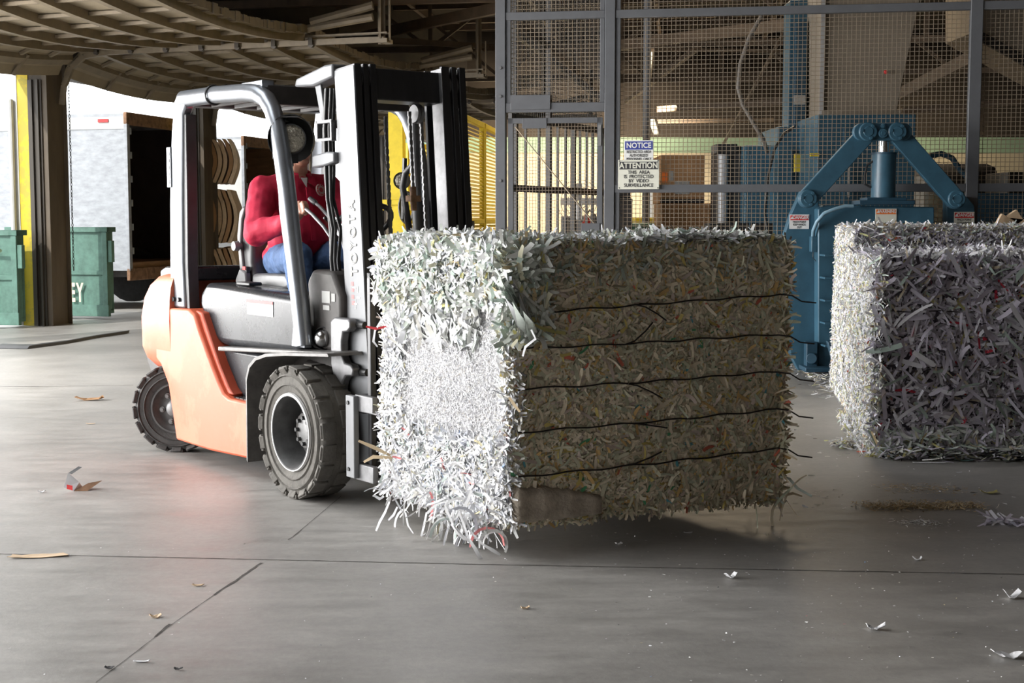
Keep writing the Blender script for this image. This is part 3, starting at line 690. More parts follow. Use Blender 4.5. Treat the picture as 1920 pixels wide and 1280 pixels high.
# hopper: tapered beige sheet
Yh = 14.5
P = [at(1541, 216, Yh), at(1541, -60, Yh), at(1735, -60, Yh), at(1724, 5, Yh), at(1690, 165, Yh), at(1681, 216, Yh)]
mb = MB(); n = 6; Q_ = [p+Vector((0, 1.6, 0)) for p in P]; mb.add(P+Q_, [tuple(range(n)), tuple(range(n, 2*n))[::-1]]+[(i, (i+1) % n, n+(i+1) % n, n+i) for i in range(n)])
mb.build('hopper', M['beige'], bal, bevel=.01)
MB().bb((at(1536, 216, Yh-.03).x, Yh-.04, at(0, 216, Yh).z), (at(1547, 0, Yh).x, Yh, at(0, -60, Yh).z)).build('hopper_flange', mat('hopper_edge', (.5, .5, .5), .5), bal)
blk(1541, 207, 1690, 216, Yh-.05, .06, 'hopper_base_rail', M['beige'], 0)
mb = MB(); mb.sphere(at(1661, 135, Yh-.05), .022, 10, 8); mb.build('indicator_lamp', M['red'], bal)
# labels
def slabel(parent, u0, v0, u1, v1, Y, head, htext, lines, face):
    a = at(u0, v1, Y); b = at(u1, v0, Y); wv, h = b.x-a.x, b.z-a.z
    MB().bb((a.x, Y-.006, a.z), (b.x, Y, b.z)).build('warning_label', face, parent)
    MB().bb((a.x+.006, Y-.009, b.z-h*.4), (b.x-.006, Y-.006, b.z-.008)).build('label_header', head, parent)
    text('lettering', htext, h*.34, (a.x+wv*.56, Y-.0105, b.z-h*.21), X_, Z_, M['white'], parent, off=.0008, sx=.8)
    tx, tz, tr_ = a.x+wv*.12, b.z-h*.23, h*.12
    MB().add([(tx-tr_, Y-.0105, tz-tr_*.7), (tx+tr_, Y-.0105, tz-tr_*.7), (tx, Y-.0105, tz+tr_)], [(0, 1, 2)]).build('warning_triangle', M['white'], parent)
    for k, s in enumerate(lines): text('lettering', s, h*.2, (a.x+wv/2, Y-.0075, b.z-h*.52-k*h*.19), X_, Z_, M['ink'], parent, off=.0003, sx=.75)
slabel(bal, 1480, 402, 1517, 429, YB_-.001, M['red'], 'DANGER', ['PINCH POINT', 'KEEP HANDS', 'OUT'], M['white'])
slabel(bal, 1641, 391, 1681, 417, YB_-.161, M['label_orange'], 'WARNING', ['', '', ''], M['sign_cream'])
slabel(bal, 1788, 397, 1827, 426, YB_-.001, M['red'], 'DANGER', ['PINCH POINT', 'KEEP HANDS', 'OUT'], M['sign_cream'])
# ================================================================== things behind the mesh
def bthing(name, label, cat, u0, v0, u1, Y, dep, m, group=None, z0=0.0, bevel=.01, body='body'):
    a = at(u0, 400, Y); b = at(u1, v0, Y); r = thing(name, label, cat, ((a.x+b.x)/2, Y+dep/2, z0), 0, group)
    wv = b.x-a.x; MB().bb((-wv/2, -dep/2, 0), (wv/2, dep/2, b.z-z0)).build(body, m, r, bevel=bevel); return r, wv, b.z-z0
def sticker(r, x0, z0, x1, z1, y, m, name='sticker'): return MB().bb((x0, y-.004, z0), (x1, y, z1)).build(name, m, r)
r, wv, h = bthing('cardboard_box', 'lower large brown cardboard box behind the mesh', 'box', 1242, 381, 1352, 16.3, 1.0, M['cardboard'], 'large cardboard boxes behind the mesh')
sticker(r, -wv/2+.06, h-.6, -wv/2+.15, h-.4, -.5, M['label_orange']); sticker(r, -wv/2+.17, h-.58, -wv/2+.23, h-.42, -.5, M['label_grey'])
r, wv, h = bthing('cardboard_box', 'upper large brown cardboard box behind the mesh', 'box', 1238, 290, 1322, 16.35, .9, M['cardboard'], 'large cardboard boxes behind the mesh', z0=h+.0)
sticker(r, -wv/2+.01, h-.32, -wv/2+.08, h-.2, -.45, M['label_orange']); sticker(r, -wv/2+.1, h-.3, -wv/2+.15, h-.19, -.45, M['label_grey']); sticker(r, -wv/2+.17, h-.46, -wv/2+.34, h-.31, -.45, M['label_grey'])
MB().bb((-wv/2-.002, -.452, .0), (wv/2, -.449, .05)).build('dark_tape', M['ink'], r)
r, wv, h = bthing('tall_cabinet', 'dark upright cabinet with grey plastic edge right of the cardboard boxes', 'cabinet', 1346, 273, 1398, 15.7, .6, M['dark_grey'])
MB().cyl((-wv/2+.05, -.33, .0), (-wv/2+.05, -.33, h-.1), .055, 12).build('grey_edge_roll', M['plastic_clear'], r, smooth=50)
MB().bb((-wv/2-.03, -.36, h-.09), (wv/2-.1, .1, h+.02)).build('lid', M['black'], r, bevel=.01)
r, wv, h = bthing('storage_tray', 'low black tray unit below the dark cabinet', 'tray', 1330, 418, 1450, 15.2, .4, M['black'])
r, wv, h = bthing('green_crate', 'small dark green crate with rounded lid left of the boxes', 'crate', 1187, 430, 1232, 16.4, .7, M['green'])
MB().cyl((-wv/2, 0, h), (wv/2, 0, h), .08, 14).build('lid', M['green'], r)
r, wv, h = bthing('yellow_tub', 'pale yellow tub behind the green crate', 'tub', 1190, 408, 1226, 19.0, .6, M['yellow_worn'])
r, wv, h = bthing('white_pillar', 'white lit pillar beside the boxes', 'pillar', 1222, 360, 1238, 20.0, .3, M['white'])
r = thing('support_pole', 'thin grey pole standing right below the ATTENTION sign', 'pole', (at(1211, 400, 18).x, 18, 0)); MB().cyl((0, 0, 0), (0, 0, 4.5), .05, 12).build('shaft', M['fence'], r); MB().bb((-.12, -.12, 0), (.12, .12, .02)).build('foot', M['fence'], r)
# fire extinguisher and fan inside the cage
e = at(1100, 430, 16.8); r = thing('fire_extinguisher', 'red fire extinguisher behind the gate bars', 'extinguisher', (e.x, e.y, .95))
MB().lathe((0, 0, 0), (0, 0, 1), [(0, 0), (0, .07), (.38, .07), (.45, .03), (.5, .025)], 18).build('cylinder_body', M['red'], r, smooth=50)
MB().tube([(0, 0, .5), (.03, 0, .56), (.1, 0, .5), (.12, 0, .3)], .012, 8).build('discharge_hose', M['hose'], r)
MB().bb((-.12, -.12, -.95), (.12, .12, 0)).build('stand', M['dark_grey'], r)
e = at(1085, 380, 20.0); r = thing('pedestal_fan', 'round grey pedestal fan behind the barred railing', 'fan', (e.x, e.y, 0))
MB().cyl((0, 0, .02), (0, 0, 1.5), .03, 10).build('pole', M['dark_grey'], r); MB().lathe((0, 0, 0), (0, 0, 1), [(0, 0), (0, .25), (.03, .22), (.04, 0)], 20).build('base', M['dark_grey'], r)
mb = MB()
for k in range(6): rr = .06+.05*k; mb.tube([(math.cos(a)*rr, -.1+.01*k, 1.65+math.sin(a)*rr) for a in [2*PI*j/24 for j in range(24)]], .005, 5, closed=True)
mb.build('guard', M['label_grey'], r)
mb = MB()
for k in range(4): a = PI/2*k; mb.box((math.cos(a)*.14, -.02, 1.65+math.sin(a)*.14), (.24, .02, .1), Matrix.Rotation(-a, 3, 'Y') @ Matrix.Rotation(.4, 3, 'X'))
mb.build('blade', M['plastic_clear'], r)
r, wv, h = bthing('dark_machine', 'dark machine standing inside the cage behind the gate', 'machine', 1056, 405, 1128, 20.8, 1.0, M['frame_dark'])
r, wv, h = bthing('dark_machine', 'dark machine behind the mesh left of the green crate', 'machine', 1152, 372, 1186, 15.6, .7, M['frame_dark'])
MB().cyl((-wv/2, 0, h), (wv/2, 0, h), .12, 14).build('cover', M['dark_grey'], r)
# cables looping behind the mesh
tag(MB().tube([at(1428, 30, 14.6), at(1405, 70, 14.6), at(1388, 120, 14.6), at(1384, 165, 14.6), at(1392, 195, 14.6), at(1412, 230, 14.6), at(1432, 262, 14.6), at(1438, 285, 14.8)], .022, 8).build('overhead_hose', mat('hose_grey', (.2, .18, .16), .5), smooth=60),
    'thick grey hose curving down behind the mesh to the blue tank', 'hose')
tag(MB().tube([at(1440, 440, 14.7), at(1434, 400, 14.7), at(1440, 330, 14.7), at(1452, 280, 14.7), at(1470, 250, 14.7), at(1490, 238, 14.7)], .016, 8).build('looped_hose', M['hose'], smooth=60), 'slim dark hose looping up the blue tank front', 'hose')
tag(MB().tube([at(1744, 292, 14.3), at(1765, 288, 14.3), at(1785, 296, 14.3), at(1800, 318, 14.3), at(1812, 330, 14.3)], .03, 8).build('bent_pipe', M['blue_dark'], smooth=60), 'blue bent pipe behind the right link arm of the baler', 'pipe')
# right side: dark conveyor chute, machine, brown skip with cardboard
P = [at(1826, 60, 15.5), at(1920, 112, 15.5), at(1990, 150, 15.5), at(1990, -60, 15.5), at(1826, -60, 15.5)]
mb = MB(); n = 5; mb.add(P+[p+Vector((0, 1, 0)) for p in P], [tuple(range(n)), tuple(range(n, 2*n))[::-1]]+[(i, (i+1) % n, n+(i+1) % n, n+i) for i in range(n)])
cv = thing('conveyor', 'beige sloping conveyor chute in the top right corner', 'conveyor', (0, 0, 0)); mb.build('chute', M['beige'], cv)
MB().bar(at(1826, 62, 15.45), at(1990, 152, 15.45), .05, .1).build('edge_rail', M['blackbar'], cv)
r_, wv, h = bthing('dark_machine', 'black rounded machine behind the mesh at the right', 'machine', 1740, 306, 1880, 17.5, 1.2, M['dark_grey'], bevel=.15)
r_, wv, h = bthing('control_cabinet', 'black control cabinet behind the mesh near the right edge', 'cabinet', 1888, 322, 1960, 16.5, .8, M['black'])
r_, wv, h = bthing('blue_press_part', 'low dark blue machine body right of the baler door', 'machine', 1775, 362, 1960, 14.3, .8, M['blue_dark'])
r_, wv, h = bthing('brown_skip', 'dark brown open skip behind the right bale', 'skip', 1838, 424, 1990, 12.2, .5, mat('skip_brown', (.07, .03, .02), .7, var=.3, scale=5))
sk = r_
c_ = sk.location.copy()
for k, (u, v, a) in enumerate(((1884, 425, .5), (1898, 418, -.6), (1905, 428, .1))):
    p = at(u, v+4, 12.05); mb = MB(); mb.box((0, 0, .05), (.14, .05, .11), Matrix.Rotation(a, 3, 'Y')); o = mb.build('cardboard_scrap', M['cardboard_pale'], None, bevel=.003); o.location = p
    tag(o, ['left bent cardboard scrap sticking out of the brown skip', 'middle upright cardboard scrap in the brown skip', 'right cardboard scrap in the brown skip'][k], 'cardboard', 'cardboard scraps in the skip')
mb = MB(); mb.sphere(at(1885, 448, 11.9), .2, 14, 10, (1.3, .6, .55)); tag(mb.build('brown_sack', M['cardboard'], None, smooth=60), 'brown bulging sack above the right bale', 'sack')
# strip lamps and added fill lights behind the mesh
LMP = mat('lamp_white', (.8, .8, .7), .5)
LMP.node_tree.nodes['Principled BSDF'].inputs['Emission Color'].default_value = (1, .9, .65, 1); LMP.node_tree.nodes['Principled BSDF'].inputs['Emission Strength'].default_value = 1.6
def lamp(a, b, label, nm='strip_lamp'):
    r = thing(nm, label, 'lamp', (a+b)/2, 0, 'strip lamps under the roof'); c = (a+b)/2
    MB().bar(a-c, b-c, .09, .05).build('tube_cover', LMP, r); MB().bar(a-c+Vector((0, 0, .05)), b-c+Vector((0, 0, .05)), .14, .04).build('housing', M['truss'], r)
lamp(at(1214, 150, 25), at(1217, 100, 20.5), 'lit strip lamp above the NOTICE sign')
lamp(at(1230, 250, 27), at(1222, 226, 24), 'short lit strip lamp just above the far wall')
area('hall_fill', (1.8, 33.3, 4.3), (1.2, 37, 1.4), 5, .6, 460, (1, .85, .64), spread=2.2)  # fill with no fixture, added to brighten the far wall
area('hall_fill', (9.5, 33.3, 4.3), (9.5, 37, 1.4), 4, .6, 90, (1, .85, .6), spread=2.2)  # weaker added fill for the right of the far wall
area('hall_fill', (2.5, 19.0, 5.6), (2.0, 17.2, 0), 3, 1.5, 230, (1, .8, .55), spread=2.2)  # fill with no fixture, added to brighten the boxes behind the mesh
# ================================================================== shredded paper bales
def paper_material(name, rough=.75):
    m = bpy.data.materials.new(name); m.use_nodes = True; N, L = nodes_of(m); b = N['Principled BSDF']
    a = N.new('ShaderNodeAttribute'); a.attribute_name = 'paper'; L.new(a.outputs['Color'], b.inputs['Base Color'])
    b.inputs['Roughness'].default_value = rough; b.inputs['Specular IOR Level'].default_value = .25
    return m
M['paper'] = paper_material('paper')
def core_material(name, c1, c2, c3):
    m = bpy.data.materials.new(name); m.use_nodes = True; N, L = nodes_of(m); b = N['Principled BSDF']
    tc = N.new('ShaderNodeTexCoord'); v = N.new('ShaderNodeTexVoronoi'); v.inputs['Scale'].default_value = 34
    L.new(tc.outputs['Object'], v.inputs['Vector'])
    r = N.new('ShaderNodeValToRGB'); e = r.color_ramp.elements; e[0].color = (*c1, 1); e[1].color = (*c2, 1); e[1].position = .8; x = e.new(.45); x.color = (*c3, 1)
    s = N.new('ShaderNodeSeparateColor'); L.new(v.outputs['Color'], s.inputs[0]); L.new(s.outputs[0], r.inputs[0]); L.new(r.outputs[0], b.inputs['Base Color'])
    bp = N.new('ShaderNodeBump'); bp.inputs['Strength'].default_value = .9; bp.inputs['Distance'].default_value = .02; L.new(v.outputs['Distance'], bp.inputs['Height']); L.new(bp.outputs[0], b.inputs['Normal'])
    b.inputs['Roughness'].default_value = .9
    return m
WHITE = [((.92, .92, .95), 60), ((.72, .74, .80), 16), ((.80, .78, .72), 12), ((.62, .70, .66), 5), ((.75, .68, .45), 2), ((.7, .25, .25), .5), ((.3, .45, .7), .2), ((.45, .45, .48), 4)]
GREENISH = [((.68, .72, .67), 30), ((.78, .79, .76), 20), ((.50, .60, .53), 16), ((.58, .56, .42), 8), ((.66, .62, .25), 3), ((.60, .48, .28), 3), ((.4, .45, .38), 6)]
FRONT = [((.70, .64, .56), 30), ((.60, .60, .52), 20), ((.76, .70, .64), 14), ((.48, .50, .42), 12), ((.58, .50, .20), 5), ((.62, .44, .22), 5), ((.56, .49, .50), 8), ((.50, .56, .50), 6), ((.55, .16, .12), .6), ((.1, .35, .2), .4), ((.12, .4, .55), .4), ((.30, .28, .22), 5)]
FRONT = [((min(.9, c[0]*1.17), min(.9, c[1]*1.11), c[2]*.96), k) for c, k in FRONT]  # raised and warmed: warm tone of the shaded face put into the colour
LILAC = [((.66, .62, .72), 34), ((.80, .79, .86), 20), ((.52, .48, .56), 14), ((.48, .58, .52), 6), ((.06, .05, .065), 12), ((.6, .52, .4), 5), ((.65, .6, .25), 1.5), ((.6, .05, .08), 1.2), ((.35, .33, .38), 8)]
MIXW = [((.84, .84, .86), 44), ((.72, .72, .80), 12), ((.80, .76, .62), 12), ((.72, .72, .36), 5), ((.62, .50, .32), 5), ((.60, .70, .62), 5), ((.4, .4, .45), 5), ((.15, .15, .18), 1.5), ((.6, .15, .1), .6)]
TAN = [((.55, .42, .25), 30), ((.62, .5, .33), 20), ((.45, .34, .2), 20), ((.7, .66, .58), 10)]
def strips(name, parent, P, Nn, ln, wd, pal, rng, T=None, tb=0.0, lift=.35, curl=1.2, seg=4, roll=.9, oc=.35, kind='stuff', droop=0.0, off=(0, .02), mat_=None):
    """many separate curled paper strips in one mesh (uncountable stuff)"""
    n = len(P); P = np.asarray(P, float); Nn = np.asarray(Nn, float)
    r = rng.normal(size=(n, 3)); r -= (r*Nn).sum(1, keepdims=True)*Nn; r /= np.linalg.norm(r, axis=1, keepdims=True)+1e-9
    if T is not None:
        T = np.asarray(T, float); T = np.broadcast_to(T, (n, 3)); sg = np.where(rng.random(n) < .5, -1, 1)[:, None]; r = r*(1-tb)+T*sg*tb; r /= np.linalg.norm(r, axis=1, keepdims=True)+1e-9
    d = r + Nn*rng.normal(0, lift, (n, 1)); d /= np.linalg.norm(d, axis=1, keepdims=True)
    b = np.cross(Nn, d); b /= np.linalg.norm(b, axis=1, keepdims=True)+1e-9; m = np.cross(d, b)
    L_ = rng.uniform(ln[0], ln[1], n)*(1+.5*(rng.random(n) < .08)); W_ = rng.uniform(wd[0], wd[1], n)
    a1 = rng.normal(0, curl*oc, n)/seg; a2 = rng.normal(0, curl*.8, n)/seg; ro = rng.uniform(-roll, roll, n); rt = rng.normal(0, .8*oc/.35*.6, n)/seg
    pos = P + Nn*rng.uniform(off[0], off[1], (n, 1)) - d*(L_/2)[:, None]
    V = np.zeros((n, seg+1, 2, 3))
    for k in range(seg+1):
        wv = b*np.cos(ro)[:, None] + m*np.sin(ro)[:, None]; wk = W_*(1 if 0 < k < seg else rng.uniform(.5, 1, n))
        V[:, k, 0] = pos + wv*(wk/2)[:, None]; V[:, k, 1] = pos - wv*(wk/2)[:, None]
        pos = pos + d*(L_/seg)[:, None]
        if droop: d = d + np.array([0, 0, -droop])
        d2 = d*np.cos(a1)[:, None] + m*np.sin(a1)[:, None] + b*np.sin(a2)[:, None]; d = d2/np.linalg.norm(d2, axis=1, keepdims=True)
        b = np.cross(m, d); b /= np.linalg.norm(b, axis=1, keepdims=True)+1e-9; m = np.cross(d, b); ro = ro+rt
    nv = n*(seg+1)*2; 
    base = (np.arange(n)*(seg+1)*2)[:, None, None]; kk = (np.arange(seg)*2)[None, :, None]; q_ = np.array([0, 1, 3, 2])[None, None, :]
    F = (base+kk+q_).reshape(-1, 4); nf = len(F)
    me = bpy.data.meshes.new(name); me.vertices.add(nv); me.vertices.foreach_set('co', V.reshape(-1)); me.loops.add(nf*4); me.loops.foreach_set('vertex_index', F.reshape(-1).astype(np.int32))
    me.polygons.add(nf); me.polygons.foreach_set('loop_start', np.arange(0, nf*4, 4, dtype=np.int32))
    me.update(calc_edges=True); me.validate()
    cols = np.array([c for c, _ in pal]); wt = np.array([x for _, x in pal], float); wt /= wt.sum()
    ci = cols[rng.choice(len(cols), n, p=wt)]*rng.uniform(.88, 1.1, (n, 1)); ci = np.clip(ci, 0, .9)
    cc_ = np.repeat(np.concatenate([ci, np.ones((n, 1))], 1), (seg+1)*2, axis=0)
    at_ = me.color_attributes.new('paper', 'FLOAT_COLOR', 'POINT'); at_.data.foreach_set('color', cc_.reshape(-1))
    me.materials.append(mat_ or M['paper'])
    o = bpy.data.objects.new(name, me); COL.objects.link(o); o.parent = parent
    if kind: o['kind'] = kind
    return o
def wob(P, rng_ph, amp):
    x, y, z = P[:, 0], P[:, 1], P[:, 2]
    return amp*(np.sin(5.1*x+3.3*z+rng_ph)+.6*np.sin(11*z+7*y+2*rng_ph)+.4*np.sin(17*x-13*z+9*y+rng_ph*3))/2
class Bale:
    """corners c0..c3 on the floor plan (c0 near corner, going round), local to root"""
    def __init__(s, name, label, corners, z0, z1, seed, bulge=.02, group=None):
        C = [Vector((p[0], p[1], 0)) for p in corners]; s.o = (C[0]+C[1]+C[2]+C[3])/4; s.o.z = z0
        s.root = thing(name, label, 'bale', s.o, 0, group); s.C = [np.array(p-s.o)+np.array([0, 0, z0]) for p in C]; s.H = z1-z0; s.rng = np.random.default_rng(seed); s.ph = seed*1.7; s.bulge = bulge
        s.C = [np.array([c[0], c[1], 0.0]) for c in s.C]
    def face(s, i):
        a, b = s.C[i], s.C[(i+1) % 4]; t = (b-a); L_ = np.linalg.norm(t); t /= L_; n = np.array([t[1], -t[0], 0]); cen = sum(s.C)/4
        if np.dot(n, (a+b)/2-cen) < 0: n = -n
        return a, b, t, n, L_
    def pts(s, i, n, u=(0, 1), v=(0, 1), rad=.035):
        """random points on side i (0..3) or top (4); returns points, normals, tangent"""
        r = s.rng
        if i < 4:
            a, b, t, nn, L_ = s.face(i); U = r.uniform(u[0], u[1], n); Vv = r.uniform(v[0], v[1], n)
            P = a+(b-a)*U[:, None]; P[:, 2] = Vv*s.H; N_ = np.repeat(nn[None], n, 0)
            e = np.minimum(np.minimum(U, 1-U)*L_, np.minimum(Vv, 1-Vv)*s.H)/rad
            sh = np.where(e < 1, (1-np.sqrt(np.clip(1-(1-np.clip(e, 0, 1))**2, 0, 1)))*rad, 0)
            bul = s.bulge*np.sin(PI*np.clip(U, 0, 1))*np.sin(PI*np.clip(Vv, 0, 1)); P = P+N_*(wob(P, s.ph, .014)+bul-sh)[:, None]
            return P, N_, t
        U = r.uniform(u[0], u[1], n); Vv = r.uniform(v[0], v[1], n)
        c = s.C; P = (c[0]*(1-U[:, None])+c[1]*U[:, None])*(1-Vv[:, None])+(c[3]*(1-U[:, None])+c[2]*U[:, None])*Vv[:, None]
        P[:, 2] = s.H+wob(P, s.ph, .02); return P, np.repeat(np.array([[0, 0, 1.0]]), n, 0), (c[1]-c[0])/np.linalg.norm(c[1]-c[0])
    def core(s, m, inset=.012, m2=None):
        k = 14; V = []; F = []; cen = sum(s.C)/4
        def grid(f, nu=k, nv=k):
            b0 = len(V)
            for i in range(nu+1):
                for j in range(nv+1): V.append(f(i/nu, j/nv))
            for i in range(nu):
                for j in range(nv): a = b0+i*(nv+1)+j; F.append((a, a+1, a+nv+2, a+nv+1))
        def side(i):
            a, b, t, nn, L_ = s.face(i)
            def f(u, v):
                p = a+(b-a)*u; p = p.copy(); p[2] = v*s.H
                d = (wob(p[None], s.ph, .014)[0]+s.bulge*math.sin(PI*u)*math.sin(PI*v))*min(1, 8*min(u, 1-u, v, 1-v))
                return tuple(p+nn*(d-inset))
            return f
        for i in range(4): grid(side(i))
        for z in (inset, s.H-inset):
            def f(u, v, z=z): p = (s.C[0]*(1-u)+s.C[1]*u)*(1-v)+(s.C[3]*(1-u)+s.C[2]*u)*v; return (p[0]*.99, p[1]*.99, z)
            grid(f)
        o = MB().add(V, F).build('pressed_paper', m, s.root)
        if m2:
            o.data.materials.append(m2); nn = Vector(s.face(3)[3])
            for p in o.data.polygons:
                if p.normal.dot(nn) > .6: p.material_index = 1
        return o
    def add(s, i, n, ln, wd, pal, name='paper_shreds', u=(0, 1), v=(0, 1), **kw):
        P, N_, t = s.pts(i, n, u, v); T = kw.pop('T', None)
        if T == 'u': kw['T'] = t
        elif T == 'v': kw['T'] = np.array([0, 0, 1.0])
        return strips(name, s.root, P, N_, ln, wd, pal, s.rng, **kw)
    def wire(s, i, v0, v1, u0=0.0, u1=1.0, tail=None, forks=(), r=.0035, out=.018, m=None):
        a, b, t, nn, L_ = s.face(i); pts = []
        for k in range(25):
            f = u0+(u1-u0)*k/24; p = a+(b-a)*f; p = p.copy(); p[2] = (v0+(v1-v0)*k/24)*s.H+.004*math.sin(k*1.3+v0*9)
            d = wob(p[None], s.ph, .014)[0]+s.bulge*math.sin(PI*min(1, max(0, f)))*math.sin(PI*v0); pts.append(Vector(p+nn*(d+out)))
        mb = MB()
        if tail: pts += [pts[-1]+Vector(tail[0]), pts[-1]+Vector(tail[1]), pts[-1]+Vector(tail[2])]
        mb.tube(pts, r, 6)
        for (f, du, dz, ln_) in forks:
            k = int(f*24); p = pts[k]; tt = Vector(t)
            mb.tube([p, p+tt*du*.3+Vector(nn)*.012+Vector((0, 0, dz*.15)), p+tt*du*.7+Vector(nn)*.02+Vector((0, 0, dz*.6)), p+tt*du+Vector(nn)*.02+Vector((0, 0, dz))], r, 6)
        return mb.build('baling_wire', m or M['iron_wire'], s.root, smooth=60)
# --- bale on the forks
Z0 = .15
c0 = gp(958, 985, Z0); c1 = gp(1470, 930, Z0); c3 = gp(722, 915, Z0); c2 = c1+(c3-c0)
HB = 1.145
core1 = core_material('core_front', (.48, .43, .34), (.74, .67, .55), (.62, .56, .46))
A = Bale('paper_bale', 'large shredded paper bale lifted on the forks of the forklift', (c0, c1, c2, c3), Z0, Z0+HB, 3)
core3 = core_material('core_side', (.5, .5, .52), (.85, .85, .86), (.72, .72, .75))  # whiter core for the left sides, their brighter light put into the colour
A.core(core1, m2=core3)
# front (i=0: c0-c1), left face toward the doors (i=3: c3-c0)
A.add(0, 19000, (.02, .055), (.006, .016), FRONT, lift=.07, curl=1.1, T='v', tb=.3, seg=3, off=(-.004, .008), roll=.35, oc=.2)
A.add(0, 1500, (.05, .10), (.008, .018), FRONT, lift=.08, curl=1.2, v=(.0, 1), seg=4, off=(0, .012), roll=.4, oc=.25)
A.add(0, 700, (.04, .10), (.008, .016), [(tuple(x*.8 for x in c), k) for c, k in GREENISH]+FRONT*2, lift=.12, curl=1.2, v=(.88, 1.0), seg=4, off=(0, .018))
A.add(0, 700, (.05, .13), (.01, .024), GREENISH, lift=.3, curl=1.4, u=(-.02, .1), v=(.66, 1.0), seg=4, off=(0, .06), T='v', tb=.4)
A.add(0, 420, (.03, .07), (.008, .016), FRONT, lift=.6, curl=1.4, v=(-.02, .04), seg=4, off=(-.03, .02), droop=.3)
A.add(3, 42000, (.008, .022), (.0015, .004), [((.93, .93, .95), 60), ((.8, .8, .84), 14), ((.5, .48, .5), 5), ((.8, .76, .7), 5)], lift=.4, curl=1.0, v=(.18, .84), seg=2, off=(-.004, .008), roll=.9)  # near-white mix: the strong light on this face put into the colour
A.add(3, 4200, (.02, .09), (.004, .014), WHITE, lift=.25, curl=1.6, v=(.0, .30), seg=4, off=(0, .03), oc=.5)
A.add(3, 4600, (.03, .12), (.008, .022), GREENISH+WHITE[:3], lift=.25, curl=1.4, v=(.78, 1.0), seg=4, off=(0, .06))
A.add(3, 420, (.05, .14), (.012, .026), WHITE[:3]+GREENISH[:2], lift=.2, curl=1.2, v=(.64, .84), u=(.1, .8), seg=5, off=(.0, .03), T='v', tb=.55)
A.add(3, 900, (.03, .10), (.005, .013), WHITE, lift=.2, curl=1.5, v=(.3, .85), u=(.0, .22), seg=4, off=(0, .025), T='v', tb=.5)
A.add(3, 120, (.10, .24), (.006, .014), WHITE, lift=.5, curl=1.7, v=(-.02, .10), u=(.02, .95), seg=8, off=(0, .04), T='v', tb=.65, oc=1.0, droop=.22)
A.add(3, 40, (.14, .28), (.006, .014), WHITE, lift=.7, curl=1.6, v=(-.04, .02), u=(.45, .8), seg=9, off=(0, .02), T='v', tb=.8, oc=1.0, droop=.35)
A.add(4, 7500, (.04, .11), (.008, .018), GREENISH+WHITE[:3], lift=.3, curl=1.4, seg=4, off=(-.005, .03))
A.add(4, 260, (.05, .12), (.01, .02), WHITE[:3]+GREENISH[:2], lift=1.0, curl=1.4, seg=4, off=(.0, .03))
A.add(1, 2500, (.04, .09), (.008, .016), FRONT, lift=.4, curl=1.4, seg=4); A.add(2, 2500, (.04, .09), (.008, .016), FRONT, lift=.4, curl=1.4, seg=4)
A.add(1, 260, (.05, .13), (.008, .016), FRONT, lift=.8, curl=1.4, u=(-.03, .05), seg=5)
A.add(1, 14, (.16, .28), (.008, .014), FRONT, lift=.6, curl=1.8, u=(-.02, .2), v=(.0, .06), seg=8, droop=.25)
# corner column of strips where front meets left face
A.add(3, 900, (.03, .09), (.006, .013), WHITE, lift=.4, curl=1.5, v=(0, .9), u=(.95, 1.01), seg=5)
for (v0, v1, fk) in ((.76, .80, ((.42, .14, -.07, 0),)), (.635, .645, ((.40, .12, .09, 0),)), (.49, .50, ((.40, .17, -.07, 0),)), (.335, .352, ((.40, .2, -.03, 0),)), (.175, .195, ((.38, .18, .05, 0),))):
    A.wire(0, v0, v1, .02, .96, forks=fk, tail=((.05, -.02, -.005), (.09, -.03, -.03), (.15, -.05, -.035)))
# smooth pressed board showing at the low front corner
a_0, b_0, t_0, n_0, L_0 = A.face(0); rng_ = np.random.default_rng(4)
nu, nv = 26, 8; V = []; F = []
for i in range(nu+1):
    for j in range(nv+1):
        u_, v_ = .0+.31*i/nu, .005+(.135-.06*(i/nu)**2)*j/nv; p = a_0+(b_0-a_0)*u_; p = p.copy(); p[2] = v_*A.H+rng_.uniform(-.004, .004)
        V.append(tuple(p+n_0*(.032+.004*math.sin(i*.9)+rng_.uniform(-.002, .002)-(.03 if j in (0, nv) or i in (0, nu) else 0))))
for i in range(nu):
    for j in range(nv): k = i*(nv+1)+j; F.append((k, k+1, k+nv+2, k+nv+1))
MB().add(V, F).build('pressed_board', mat('pressed_board', (.42, .36, .29), .85, var=.3, scale=16, bump=.5, bscale=60), A.root, smooth=80)
# big crumpled sheets hanging on the corner and a few single strips
def ribbon(parent, pts, wd, col, name='paper_strip', tw=.6):
    pts = [Vector(p) for p in pts]; V = []; n = len(pts)
    for i, p in enumerate(pts):
        d = (pts[min(i+1, n-1)]-pts[max(i-1, 0)]).normalized(); x = d.cross(Vector((.3, 1, .1))).normalized(); x = (Matrix.Rotation(tw*math.sin(i*1.1), 3, d) @ x)*(wd/2)*(1 if 0 < i < n-1 else .6); V += [p+x, p-x]
    return MB().add(V, [(2*i, 2*i+1, 2*i+3, 2*i+2) for i in range(n-1)]).build(name, col, parent, smooth=180)
pw = mat('strip_white', (.8, .8, .82), .7); pg = mat('strip_greenish', (.62, .68, .62), .7, var=.2, scale=30); pr = mat('strip_red', (.65, .05, .06), .6); pt_ = mat('strip_tan', (.6, .47, .3), .7)
Ao = A.o; YA = c0.y-.05
def rp(uvs, dy=0.0): return [at(u, v, YA+dy+k*.004)-Ao for k, (u, v) in enumerate(uvs)]
rnd = random.Random(8)
